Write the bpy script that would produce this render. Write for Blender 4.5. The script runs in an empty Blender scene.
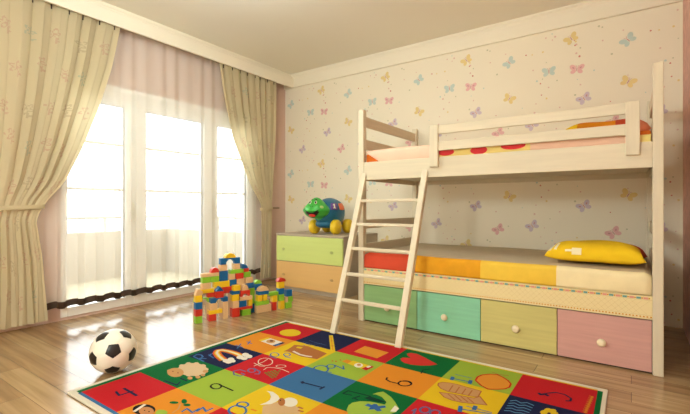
import bpy, bmesh, math, random
from mathutils import Vector, Matrix
random.seed(7)
PI = math.pi
C = bpy.context.scene.collection
# ------------------------------------------------------------------ helpers
def lin(c):
    return tuple(((v/255)/12.92 if v/255 <= .04045 else ((v/255+.055)/1.055)**2.4) for v in c)
def srgb(r, g, b): return lin((r, g, b))
MATS = {}
def mat(name, rgb, rough=.5, spec=.5, bump=0, bscale=40, vary=0, vscale=(6, 6, 6), vcol=None, coat=0):
    if name in MATS: return MATS[name]
    m = bpy.data.materials.new(name); m.use_nodes = True
    nt = m.node_tree; b = nt.nodes['Principled BSDF']
    col = lin(rgb) + (1,)
    b.inputs['Base Color'].default_value = col
    b.inputs['Roughness'].default_value = rough
    b.inputs['Specular IOR Level'].default_value = spec
    b.inputs['Coat Weight'].default_value = coat
    tc = None
    if vary or bump:
        tc = nt.nodes.new('ShaderNodeTexCoord')
    if vary:
        mp = nt.nodes.new('ShaderNodeMapping'); mp.inputs['Scale'].default_value = vscale
        nz = nt.nodes.new('ShaderNodeTexNoise'); nz.inputs['Scale'].default_value = 1; nz.inputs['Detail'].default_value = 5
        rp = nt.nodes.new('ShaderNodeValToRGB')
        c2 = lin(vcol) if vcol else tuple(v*(1-vary) for v in col[:3])
        rp.color_ramp.elements[0].position = .35; rp.color_ramp.elements[1].position = .65
        rp.color_ramp.elements[0].color = tuple(c2)+(1,); rp.color_ramp.elements[1].color = col
        nt.links.new(tc.outputs['Object'], mp.inputs['Vector']); nt.links.new(mp.outputs['Vector'], nz.inputs['Vector'])
        nt.links.new(nz.outputs['Fac'], rp.inputs['Fac']); nt.links.new(rp.outputs['Color'], b.inputs['Base Color'])
    if bump:
        n2 = nt.nodes.new('ShaderNodeTexNoise'); n2.inputs['Scale'].default_value = bscale; n2.inputs['Detail'].default_value = 3
        bp = nt.nodes.new('ShaderNodeBump'); bp.inputs['Strength'].default_value = bump; bp.inputs['Distance'].default_value = .01
        nt.links.new(tc.outputs['Object'], n2.inputs['Vector']); nt.links.new(n2.outputs['Fac'], bp.inputs['Height'])
        nt.links.new(bp.outputs['Normal'], b.inputs['Normal'])
    MATS[name] = m
    return m
def obj(name, bm, ms, parent=None, smooth=False, loc=None):
    me = bpy.data.meshes.new(name)
    bmesh.ops.recalc_face_normals(bm, faces=bm.faces[:])
    bm.to_mesh(me); bm.free()
    if not isinstance(ms, (list, tuple)): ms = [ms]
    for m in ms: me.materials.append(m)
    if smooth:
        for p in me.polygons: p.use_smooth = True
    o = bpy.data.objects.new(name, me); C.objects.link(o)
    if loc: o.location = loc
    if parent: o.parent = parent
    return o
def tag(o, label, cat, group=None):
    o['label'] = label; o['category'] = cat
    if group: o['group'] = group
    return o
def thing(name, label, cat, loc=(0, 0, 0), rz=0, group=None):
    o = bpy.data.objects.new(name, None); C.objects.link(o); o.empty_display_size = .1
    o.location = loc; o.rotation_euler = (0, 0, rz)
    return tag(o, label, cat, group)
def struct(name, bm, ms, parent=None, smooth=False):
    o = obj(name, bm, ms, parent, smooth); o['kind'] = 'structure'; return o
def box(bm, x0, x1, y0, y1, z0, z1, bev=0, seg=2, mi=0):
    vs = [bm.verts.new((x, y, z)) for x in (x0, x1) for y in (y0, y1) for z in (z0, z1)]
    idx = [(0, 1, 3, 2), (4, 6, 7, 5), (0, 4, 5, 1), (2, 3, 7, 6), (0, 2, 6, 4), (1, 5, 7, 3)]
    fs = [bm.faces.new([vs[i] for i in f]) for f in idx]
    for f in fs: f.material_index = mi
    if bev:
        es = list({e for f in fs for e in f.edges})
        r = bmesh.ops.bevel(bm, geom=es, offset=bev, segments=seg, profile=.5, affect='EDGES')
        for f in r['faces']: f.material_index = mi
    return bm
def nb(): return bmesh.new()
def B(*a, **k): return box(nb(), *a, **k)
def prism(bm, pts, axis, a0, a1, bev=0, mi=0):
    # pts: 2D outline in the two other axes (cyclic order x,y,z without `axis`)
    def P(p, a):
        if axis == 'x': return (a, p[0], p[1])
        if axis == 'y': return (p[0], a, p[1])
        return (p[0], p[1], a)
    A = [bm.verts.new(P(p, a0)) for p in pts]; D = [bm.verts.new(P(p, a1)) for p in pts]
    n = len(pts); fs = [bm.faces.new(A[::-1]), bm.faces.new(D)]
    for i in range(n): fs.append(bm.faces.new((A[i], A[(i+1) % n], D[(i+1) % n], D[i])))
    for f in fs: f.material_index = mi
    bmesh.ops.recalc_face_normals(bm, faces=fs)
    if bev:
        r = bmesh.ops.bevel(bm, geom=list({e for f in fs for e in f.edges}), offset=bev, segments=1, affect='EDGES')
        for f in r['faces']: f.material_index = mi
    return bm
def lathe(bm, prof, axis=(0, 0, 1), org=(0, 0, 0), n=24, mi=0):
    # prof: (radius, height along axis)
    ax = Vector(axis).normalized(); q = ax.to_track_quat('Z', 'Y'); o = Vector(org); rings = []
    for r, h in prof:
        if r < 1e-6: rings.append([bm.verts.new(o + q @ Vector((0, 0, h)))])
        else: rings.append([bm.verts.new(o + q @ Vector((r*math.cos(2*PI*k/n), r*math.sin(2*PI*k/n), h))) for k in range(n)])
    for a, b in zip(rings, rings[1:]):
        for k in range(n):
            k2 = (k+1) % n
            if len(a) == 1 and len(b) == 1: continue
            if len(a) == 1: f = bm.faces.new((a[0], b[k2], b[k]))
            elif len(b) == 1: f = bm.faces.new((a[k], a[k2], b[0]))
            else: f = bm.faces.new((a[k], a[k2], b[k2], b[k]))
            f.material_index = mi
    return bm
def tube(bm, pts, r, n=8, mi=0):
    pts = [Vector(p) for p in pts]; rings = []
    for i, p in enumerate(pts):
        d = (pts[min(i+1, len(pts)-1)] - pts[max(i-1, 0)]).normalized(); q = d.to_track_quat('Z', 'Y')
        rings.append([bm.verts.new(p + q @ Vector((r*math.cos(2*PI*k/n), r*math.sin(2*PI*k/n), 0))) for k in range(n)])
    for a, b in zip(rings, rings[1:]):
        for k in range(n):
            f = bm.faces.new((a[k], a[(k+1) % n], b[(k+1) % n], b[k])); f.material_index = mi
    for rg in (rings[0][::-1], rings[-1]):
        f = bm.faces.new(rg); f.material_index = mi
    return bm
def ellipsoid(bm, c, r, nu=24, nv=14, e=1.0, mi=0, rot=None):
    f_ = lambda v: math.copysign(abs(v)**e, v)
    rows = []
    for j in range(nv+1):
        ph = -PI/2 + PI*j/nv
        if j in (0, nv): row = [Vector((0, 0, r[2]*f_(math.sin(ph))))]
        else: row = [Vector((r[0]*f_(math.cos(ph))*f_(math.cos(2*PI*k/nu)), r[1]*f_(math.cos(ph))*f_(math.sin(2*PI*k/nu)), r[2]*f_(math.sin(ph)))) for k in range(nu)]
        rows.append([bm.verts.new(Vector(c) + (rot @ v if rot else v)) for v in row])
    for a, b in zip(rows, rows[1:]):
        for k in range(nu):
            k2 = (k+1) % nu
            if len(a) == 1: f = bm.faces.new((a[0], b[k2], b[k]))
            elif len(b) == 1: f = bm.faces.new((a[k], a[k2], b[0]))
            else: f = bm.faces.new((a[k], a[k2], b[k2], b[k]))
            f.material_index = mi
    return bm
# flat printed artwork: (colour index, layer, polygon) mapped through a surface function
def ribbon(pts, wd):
    out = []
    h = wd/2
    for (x0, y0), (x1, y1) in zip(pts, pts[1:]):
        dx, dy = x1-x0, y1-y0; L = math.hypot(dx, dy) or 1e-6; nx, ny = -dy/L*h, dx/L*h
        out.append([(x0+nx, y0+ny), (x1+nx, y1+ny), (x1-nx, y1-ny), (x0-nx, y0-ny)])
    for (x, y) in pts[1:-1]: out.append([(x+h*math.cos(k*PI/4), y+h*math.sin(k*PI/4)) for k in range(8)])
    return out
def ellpts(u, v, a, b, n=14, rot=0):
    c, s = math.cos(rot), math.sin(rot)
    return [(u+a*math.cos(2*PI*k/n)*c-b*math.sin(2*PI*k/n)*s, v+a*math.cos(2*PI*k/n)*s+b*math.sin(2*PI*k/n)*c) for k in range(n)]
def printpoly(bm, pts, fn, layer, mi, step=.0002):
    vs = [bm.verts.new(fn(p[0], p[1], layer*step)) for p in pts]
    try: f = bm.faces.new(vs)
    except ValueError: return
    f.material_index = mi
    return f
SKY, FILL, FILL2, FILLLOC, EXPO = 4.6, 23, 84, (-2.2, 1.7, 2.5), 0.66
# ------------------------------------------------------------------ camera
CAMZ = .95
cam = bpy.data.cameras.new('camera'); camo = bpy.data.objects.new('camera', cam); C.objects.link(camo)
cam.sensor_fit = 'HORIZONTAL'; cam.sensor_width = 36; cam.lens = 409.6751/690*36
camo.location = (0, 0, CAMZ); camo.rotation_euler = (PI/2, 0, .6101)
cam.clip_start = .02
bpy.context.scene.camera = camo
# ------------------------------------------------------------------ room numbers
W, D, R, H, NEAR = -3.904, 4.15, .331, 2.734, -1.7
WY0, WY1, WZ0, WZ1 = 1.44, 3.60, .025, 2.045
# ------------------------------------------------------------------ materials
m_ceil = mat('ceiling_paint', (238, 233, 220), .9, .2)
m_crown = mat('crown_paint', (240, 233, 214), .6, .3)
m_pink = mat('pink_wall_paint', (212, 184, 170), .85, .2)
m_frame = mat('window_frame_white', (242, 240, 234), .4)
m_muntin = mat('glazing_bar_white', (228, 220, 202), .5)
m_handle = mat('brushed_metal', (214, 206, 186), .35)
m_gasket = mat('rubber_gasket', (120, 112, 100), .6)

def nodes_floor():
    m = bpy.data.materials.new('laminate_floor'); m.use_nodes = True; nt = m.node_tree; L = nt.links.new
    b = nt.nodes['Principled BSDF']
    tc = nt.nodes.new('ShaderNodeTexCoord')
    br = nt.nodes.new('ShaderNodeTexBrick'); br.offset = .37; br.squash = 1
    br.inputs['Scale'].default_value = 1; br.inputs['Brick Width'].default_value = 1.25; br.inputs['Row Height'].default_value = .128
    br.inputs['Mortar Size'].default_value = .0012; br.inputs['Mortar Smooth'].default_value = .2; br.inputs['Bias'].default_value = 0
    br.inputs['Color1'].default_value = lin((180, 154, 114))+(1,); br.inputs['Color2'].default_value = lin((158, 128, 92))+(1,)
    br.inputs['Mortar'].default_value = lin((96, 76, 54))+(1,)
    L(tc.outputs['Object'], br.inputs['Vector'])
    mp = nt.nodes.new('ShaderNodeMapping'); mp.inputs['Scale'].default_value = (1.6, 26, 1)
    nz = nt.nodes.new('ShaderNodeTexNoise'); nz.inputs['Scale'].default_value = 1; nz.inputs['Detail'].default_value = 6; nz.inputs['Distortion'].default_value = .4
    L(tc.outputs['Object'], mp.inputs['Vector']); L(mp.outputs['Vector'], nz.inputs['Vector'])
    rp = nt.nodes.new('ShaderNodeValToRGB'); rp.color_ramp.elements[0].position = .3; rp.color_ramp.elements[1].position = .7
    rp.color_ramp.elements[0].color = (.72, .68, .62, 1); rp.color_ramp.elements[1].color = (1.12, 1.1, 1.08, 1)
    L(nz.outputs['Fac'], rp.inputs['Fac'])
    mx = nt.nodes.new('ShaderNodeMix'); mx.data_type = 'RGBA'; mx.blend_type = 'MULTIPLY'; mx.inputs['Factor'].default_value = 1
    L(br.outputs['Color'], mx.inputs['A']); L(rp.outputs['Color'], mx.inputs['B']); L(mx.outputs['Result'], b.inputs['Base Color'])
    b.inputs['Roughness'].default_value = FLOOR_ROUGH; b.inputs['Specular IOR Level'].default_value = FLOOR_SPEC
    return m
FLOOR_ROUGH, FLOOR_SPEC = .17, .6
m_floor = nodes_floor()

def sheer_mat(name, rgb, transp):
    m = bpy.data.materials.new(name); m.use_nodes = True; nt = m.node_tree; nt.nodes.clear(); L = nt.links.new
    out = nt.nodes.new('ShaderNodeOutputMaterial'); mix = nt.nodes.new('ShaderNodeMixShader'); mx2 = nt.nodes.new('ShaderNodeMixShader')
    tr = nt.nodes.new('ShaderNodeBsdfTransparent'); df = nt.nodes.new('ShaderNodeBsdfDiffuse'); tl = nt.nodes.new('ShaderNodeBsdfTranslucent')
    df.inputs['Color'].default_value = lin(rgb)+(1,); tl.inputs['Color'].default_value = lin(rgb)+(1,)
    tr.inputs['Color'].default_value = (1, 1, .99, 1)
    mx2.inputs['Fac'].default_value = .12; mix.inputs['Fac'].default_value = 1-transp
    L(df.outputs[0], mx2.inputs[1]); L(tl.outputs[0], mx2.inputs[2]); L(tr.outputs[0], mix.inputs[1]); L(mx2.outputs[0], mix.inputs[2]); L(mix.outputs[0], out.inputs[0])
    return m
m_sheer = sheer_mat('sheer_voile', (248, 246, 240), .66)
def cloth_mat(name, rgb, translucent=.15):
    m = bpy.data.materials.new(name); m.use_nodes = True; nt = m.node_tree; nt.nodes.clear(); L = nt.links.new
    out = nt.nodes.new('ShaderNodeOutputMaterial'); mix = nt.nodes.new('ShaderNodeMixShader')
    df = nt.nodes.new('ShaderNodeBsdfDiffuse'); tl = nt.nodes.new('ShaderNodeBsdfTranslucent')
    df.inputs['Color'].default_value = lin(rgb)+(1,); tl.inputs['Color'].default_value = lin(rgb)+(1,); mix.inputs['Fac'].default_value = translucent
    L(df.outputs[0], mix.inputs[1]); L(tl.outputs[0], mix.inputs[2]); L(mix.outputs[0], out.inputs[0])
    return m
m_curtain = cloth_mat('cream_curtain_cloth', (212, 200, 166), .30)
m_cp = [cloth_mat('print_rose', (204, 178, 152), .18), cloth_mat('print_teal', (186, 188, 164), .18), cloth_mat('print_taupe', (194, 180, 150), .18)]
m_hem = mat('brown_hem_ribbon', (62, 44, 30), .7)
def glass_mat():
    m = bpy.data.materials.new('window_glass'); m.use_nodes = True; nt = m.node_tree; nt.nodes.clear(); L = nt.links.new
    out = nt.nodes.new('ShaderNodeOutputMaterial'); mix = nt.nodes.new('ShaderNodeMixShader'); fr = nt.nodes.new('ShaderNodeFresnel'); fr.inputs['IOR'].default_value = 1.3
    tr = nt.nodes.new('ShaderNodeBsdfTransparent'); gl = nt.nodes.new('ShaderNodeBsdfGlossy'); gl.inputs['Roughness'].default_value = .02
    L(fr.outputs[0], mix.inputs['Fac']); L(tr.outputs[0], mix.inputs[1]); L(gl.outputs[0], mix.inputs[2]); L(mix.outputs[0], out.inputs[0])
    return m
m_glass = glass_mat()
m_wallpaper = mat('cream_wallpaper', (238, 230, 210), .8, .25)
WP = {'y': mat('wallpaper_yellow', (230, 208, 146), .8, .2), 'b': mat('wallpaper_blue', (196, 212, 204), .8, .2),
      'p': mat('wallpaper_pink', (228, 182, 180), .8, .2), 'v': mat('wallpaper_lilac', (206, 192, 204), .8, .2),
      'r': mat('wallpaper_red_dot', (204, 130, 120), .8, .2), 'g': mat('wallpaper_sage_dot', (200, 198, 170), .8, .2),
      'k': mat('wallpaper_rose_dot', (222, 190, 178), .8, .2), 'd': mat('wallpaper_butterfly_body', (200, 150, 150), .8, .2)}

# ------------------------------------------------------------------ room shell
T = .15
struct('floor', B(W-.0, R+T, NEAR, D+T, -.1, 0), m_floor)
struct('ceiling', B(W-T, R+T, NEAR, D+T, H, H+.1), m_ceil)
bm = nb()
box(bm, W-T, W, NEAR, WY0, -.1, H); box(bm, W-T, W, WY1, D+T, -.1, H)
box(bm, W-T, W, WY0, WY1, WZ1, H); box(bm, W-T, W, WY0, WY1, -.1, WZ0)
struct('wall_left', bm, m_pink)
m_pinkfur = mat('pink_textured_wallpaper', (226, 180, 166), .9, .2, bump=.6, bscale=60, vary=.2, vscale=(20, 20, 20))
struct('wall_right', B(R, R+T, NEAR, D+T, -.1, H), m_pinkfur)
struct('wall_front', B(W-T, R+T, NEAR-T, NEAR, -.1, H), m_wallpaper)
# back wall with its printed butterflies (one mesh, several materials)
bm = nb(); box(bm, W-T, R+T, D, D+T, -.1, H, mi=0)
keys = list(WP); KI = {k: i+1 for i, k in enumerate(keys)}
fw_ = lambda x, z, h: (x, D-.0004-h, z)
def butterfly(x, z, k, rot, s=.058):
    def add(px, pz, a, b, r, mi, ly):
        c, sn = math.cos(rot), math.sin(rot)
        printpoly(bm, ellpts(x+px*c-pz*sn, z+px*sn+pz*c, a, b, 12, r+rot), fw_, ly, mi, .0001)
    for sgn in (-1, 1):
        add(sgn*s*.55, s*.28, s*.52, s*.36, sgn*.75, KI[k], 1)
        add(sgn*s*.46, -s*.34, s*.40, s*.30, -sgn*.6, KI[k], 2)
        add(sgn*s*.50, s*.22, s*.18, s*.10, sgn*.75, KI['d'] if k in 'pv' else KI[k], 3)
    add(0, 0, s*.07, s*.34, 0, KI['d'], 4)
    for sgn in (-1, 1): add(sgn*s*.12, s*.46, s*.03, s*.16, -sgn*.5, KI['d'], 4)
TILE = [('y', .526, .109, .55), ('b', 0, 0, .7), ('b', .346, -.151, .05), ('p', .570, -.171, -.1), ('y', 0, -.348, -.5), ('b', .949, 0, .7),
        ('v', .625, -.441, .5), ('v', .206, -.626, .6), ('p', .842, -.668, .6)]
TW, TH = .944, .944
dots = []
rd = random.Random(3)
for k in range(46):
    dots.append((rd.random()*TW, rd.random()*TH, rd.choice('rkgkgkyb'), rd.choice((.005, .006, .007, .009))))
for i in range(-1, 6):
    for j in range(-1, 4):
        for k, dx, dz, rot in TILE:
            if dx > .9: continue
            x, z = -3.798+i*TW+dx, 2.342-j*TH+dz
            if W+.05 < x < R-.01 and .05 < z < 2.52: butterfly(x, z, k, rot)
        for dx, dz, k, s in dots:
            x, z = -3.798+i*TW+dx, 2.342-j*TH-dz
            if W+.02 < x < R-.02 and .02 < z < 2.54: printpoly(bm, ellpts(x, z, s, s, 8), fw_, 0, KI[k], .0001)
pass
struct('wall_back', bm, [m_wallpaper]+[WP[k] for k in keys])
# crown mouldings
prof = [(0, 0), (.028, 0), (.030, .012), (.030, .12), (.036, .135), (.036, .150), (.046, .160), (.046, .174), (0, .174)]
struct('trim_1', prism(nb(), [(D-a, H-.174+b) for a, b in prof], 'x', W, R), m_crown)
prof2 = [(-.02, 0), (0, 0), (0, .115), (-.008, .122), (-.008, .14), (-.03, .155), (-.034, .184), (-.05, .184)]
CX = -3.725
bm = nb()
vs = [(CX+a, H-.184+b) for a, b in prof2]
# cornice board hanging in front of the curtain track, with a top board back to the wall
P2 = [(x, z) for x, z in vs]
A = [bm.verts.new((x, NEAR, z)) for x, z in P2]; E_ = [bm.verts.new((x, D-.03, z)) for x, z in P2]
n = len(P2)
bm.faces.new(A); bm.faces.new(E_[::-1])
for i in range(n): bm.faces.new((A[i], E_[i], E_[(i+1) % n], A[(i+1) % n]))
struct('trim_2', bm, m_crown)
# window
bm = nb()
FX0, FX1 = W-.07, W+.012
PN = [(1.490, 1.975), (2.176, 2.832), (3.017, 3.455)]; PZ0, PZ1 = .10, 1.887
ys = [WY0] + [v for p in PN for v in p] + [WY1]
for k in range(0, 8, 2): box(bm, FX0, FX1, ys[k], ys[k+1], WZ0, WZ1-.025, .004)
for a, b in PN: box(bm, FX0, FX1, a, b, PZ1, WZ1-.025, .004); box(bm, FX0, FX1, a, b, WZ0, PZ0, .004)
# the joints between the door leaves
for y in (2.075, 2.925): box(bm, FX1-.002, FX1+.012, y-.022, y+.022, WZ0, WZ1-.03, .004)
win = struct('window_1', bm, m_frame)
struct('trim_3', B(W-.05, W+.028, WY0-.03, WY1+.03, WZ1-.03, WZ1+.014, .006), mat('lit_lintel_strip', (252, 251, 248), .4))  # window top trim, whitened to imitate light catching its ledge
for a, b in PN:
    obj('window_pane', B(W-.034, W-.028, a-.008, b+.008, PZ0-.008, PZ1+.008), m_glass, win)
    for z in (1.11, 1.528): obj('glazing_bar', B(W-.045, W-.018, a, b, z-.012, z+.012, .002), m_muntin, win)
    g = nb(); box(g, W-.03, W-.012, b-.008, b, PZ0, PZ1); box(g, W-.03, W-.012, a, b, PZ1-.007, PZ1); obj('gasket', g, m_gasket, win)
for y in (2.035, 2.965):
    g = nb(); box(g, W+.012, W+.018, y-.014, y+.014, .86, .99, .003); tube(g, [(W+.018, y, .93), (W+.030, y, .93)], .008); box(g, W+.024, W+.034, y-.01, y+.01, .82, .94, .004)
    obj('window_handle', g, m_handle, win)
# balcony
m_slab = mat('balcony_concrete', (148, 139, 114), .8)
m_par = mat('balcony_parapet_paint', (158, 150, 133), .8)
m_rail = mat('balcony_steel_rail', (168, 162, 148), .5)
struct('trim_4', B(-5.95, W-T, .6, 3.72, -.16, -.02), m_slab)
bal = thing('balcony_railing', 'pale solid balcony parapet topped with a thin metal handrail outside the window', 'railing', (-5.83, 2.2, 0))
def balpart(name, b, m): o = obj(name, b, m, bal); o.location = (5.83, -2.2, 0); return o
bm = nb(); box(bm, -5.93, -5.83, .6, 3.70, -.02, .62, .008); balpart('front_parapet', bm, m_par)
bm = nb(); box(bm, -5.83, W-T, 3.60, 3.70, -.02, .62, .008); balpart('side_parapet', bm, m_par)
balpart('handrail', tube(nb(), [(-5.88, .6, .81), (-5.88, 3.65, .81), (W-T, 3.65, .81)], .024), m_rail)
for y in (.9, 1.8, 2.7, 3.65): balpart('rail_post', tube(nb(), [(-5.88, y, .62), (-5.88, y, .81)], .02), m_rail)
balpart('rail_post', tube(nb(), [(-4.7, 3.65, .62), (-4.7, 3.65, .81)], .02), m_rail)
# ------------------------------------------------------------------ curtains
def interp(pts, z):
    pts = sorted(pts, key=lambda p: p[1])
    if z <= pts[0][1]: return pts[0][0]
    for (y0, z0), (y1, z1) in zip(pts, pts[1:]):
        if z <= z1:
            t = (z-z0)/(z1-z0); return y0+(y1-y0)*t
    return pts[-1][0]
def smooth_interp(pts, z): return sum(interp(pts, z+dz) for dz in (-.05, -.025, 0, .025, .05))/5
def curtain(name, label, left, right, tie, pleats, prints, x0=-3.772):
    zb, zt = .055, 2.575
    def S(s, t, off=0):
        z = zb+(zt-zb)*t
        yl, yr = smooth_interp(left, z), smooth_interp(right, z)
        wd = yr-yl
        amp = .0165*min(1, wd/.6)+.004; near = math.exp(-((z-tie)/.10)**2); amp *= (1-.7*near)
        ph = s*pleats*2*PI+.9*math.sin(s*9+.4)+.25*math.sin(z*1.7+s*4)
        w = (.72+.4*math.sin(s*17+1.3))*math.sin(ph)+.12*math.sin(2*ph+.8)+.3*math.sin(.37*ph+z*1.1)
        x = x0+amp*w
        y = yl+wd*s+.25*wd/pleats/2*math.sin(2*ph)*.5
        if z < .35: y += .012*math.sin(ph*.5+1)*(.35-z)/.3
        return Vector((x+off, y, z))
    bm = nb(); ns, nt_ = pleats*24, 300
    g = [[bm.verts.new(S(i/ns, j/nt_)) for j in range(nt_+1)] for i in range(ns+1)]
    for i in range(ns):
        for j in range(nt_): bm.faces.new((g[i][j], g[i+1][j], g[i+1][j+1], g[i][j+1]))
    # small five-petalled flowers and butterflies printed on the cloth, face by face, so that they follow the folds
    bm.faces.ensure_lookup_table(); wd = right[-1][0]-left[-1][0]
    for (s, t, k, sc, rot) in prints:
        for i in range(max(0, int((s-.09/wd)*ns)), min(ns, int((s+.09/wd)*ns)+1)):
            for j in range(max(0, int((t-.03)*nt_)), min(nt_, int((t+.03)*nt_)+1)):
                du, dv_ = ((i+.5)/ns-s)*wd/sc, ((j+.5)/nt_-t)*2.52/sc
                r, a_ = math.hypot(du, dv_), math.atan2(dv_, du)+rot
                lim = .034+.013*math.cos(5*a_)
                if (lim-.013 < r < lim) or r < .009 or (abs(du-.01) < .005 and -.075 < dv_ < -.03) or (du-.028)**2/.018**2+(dv_+.055)**2/.008**2 < 1:
                    bm.faces[i*nt_+j].material_index = k
    root = thing(name, label, 'curtain', (x0, (left[0][0]+right[0][0])/2, 0))
    inv = Vector((-x0, -(left[0][0]+right[0][0])/2, 0))
    pass
    o = obj('drape', bm, [m_curtain]+m_cp, root, True); o.location = inv
    # gathering hooks under the cornice
    hk = nb()
    for k in range(pleats):
        p = S((k+.75)/pleats, .985); tube(hk, [(p.x, p.y, p.z-.01), (p.x+.004, p.y, 2.60)], .006, 6)
    o = obj('curtain_hooks', hk, m_hem, root); o.location = inv; o['kind'] = 'stuff'
    # tie-back band round the waist
    yl, yr = smooth_interp(left, tie), smooth_interp(right, tie)
    tb = nb(); n = 28; rx, ry = .034, (yr-yl)/2+.012; cy = (yl+yr)/2
    a = [[tb.verts.new((x0+rx*math.cos(2*PI*k/n)*(1+dr), cy+ry*math.sin(2*PI*k/n), tie+dz*.62+.01*math.sin(2*PI*k/n))) for k in range(n)] for dz, dr in ((-.026, 0), (-.013, .06), (.013, .06), (.026, 0))]
    for r0, r1 in zip(a, a[1:]):
        for k in range(n): tb.faces.new((r0[k], r0[(k+1) % n], r1[(k+1) % n], r1[k]))
    o = obj('tie_band', tb, m_curtain, root, True); o.location = inv
    return root, inv
rp = random.Random(11)
def prints(n, sc):
    out = []
    for i in range(n):
        for j in range(8):
            out.append(((i+.5+(.5 if j % 2 else 0)+rp.uniform(-.15, .15))/(n+.6),   .08+.118*j+rp.uniform(-.02, .02), rp.choice((1, 1, 2, 3)), sc, rp.random()*3))
    return out
Lleft = [(.86, .05), (.90, .947), (.86, 2.6)]
Lright = [(1.300, .05), (1.288, .3), (1.272, .536), (1.226, .873), (1.268, .925), (1.276, .966), (1.424, 1.153), (1.55, 1.444), (1.68, 1.813), (1.783, 2.179), (1.861, 2.58)]
cl, inv = curtain('window_curtain', 'cream flowered curtain tied back at the left edge beside the ball', Lleft, Lright, .945, 8, prints(5, 1.0))
Rleft = [(3.555, .05), (3.581, .54), (3.572, .875), (3.580, .967), (3.40, 1.20), (3.312, 1.355), (3.117, 1.744), (3.008, 2.169), (2.936, 2.58)]
Rright = [(3.739, .05), (3.762, .822), (3.762, 1.0), (3.798, 1.555), (3.825, 2.074), (3.834, 2.58)]
cr, inv = curtain('window_curtain', 'cream flowered curtain tied back in the corner beside the chest of drawers', Rleft, Rright, .93, 8, prints(4, 1.0))
m_cord = mat('tie_hook_metal', (150, 128, 104), .5)
o = obj('tie_hook', tube(nb(), [(-3.775, 3.765, .935), (-3.785, 3.90, .938), (W, 3.99, .94)], .012), m_cord, cr); o.location = inv
# sheer voile
def sheer():
    y0, y1, zb, zt, x0 = 1.20, 3.80, .118, 2.60, -3.844
    def S(y, z):
        t = (z-zb)/(zt-zb); f = (y-y0)/.15
        return Vector((x0+(.020*math.sin(f*2*PI)+.006*math.sin(f*2.7*PI+1))*(1-.45*t), y+.01*math.sin(f*4*PI)*(1-t), z+.011*math.sin(f*2*PI+.6)*max(0, 1-t*5)))
    root = thing('sheer_curtain', 'white sheer voile curtain with a dark brown hem across the window', 'curtain', (x0, 2.5, zb))
    ns, nt_ = 360, 30
    def grid(za, zc, n, off=0):
        bm = nb()
        g = [[bm.verts.new(S(y0+(y1-y0)*i/ns, za+(zc-za)*j/n)+Vector((off, 0, 0))) for j in range(n+1)] for i in range(ns+1)]
        for i in range(ns):
            for j in range(n): bm.faces.new((g[i][j], g[i+1][j], g[i+1][j+1], g[i][j+1]))
        return bm
    o = obj('voile', grid(zb+.056, zt, nt_), m_sheer, root, True); o.location = (-x0, -2.5, -zb)
    o = obj('hem_band', grid(zb, zb+.056, 2), m_hem, root, True); o.location = (-x0, -2.5, -zb)
sheer()
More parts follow.
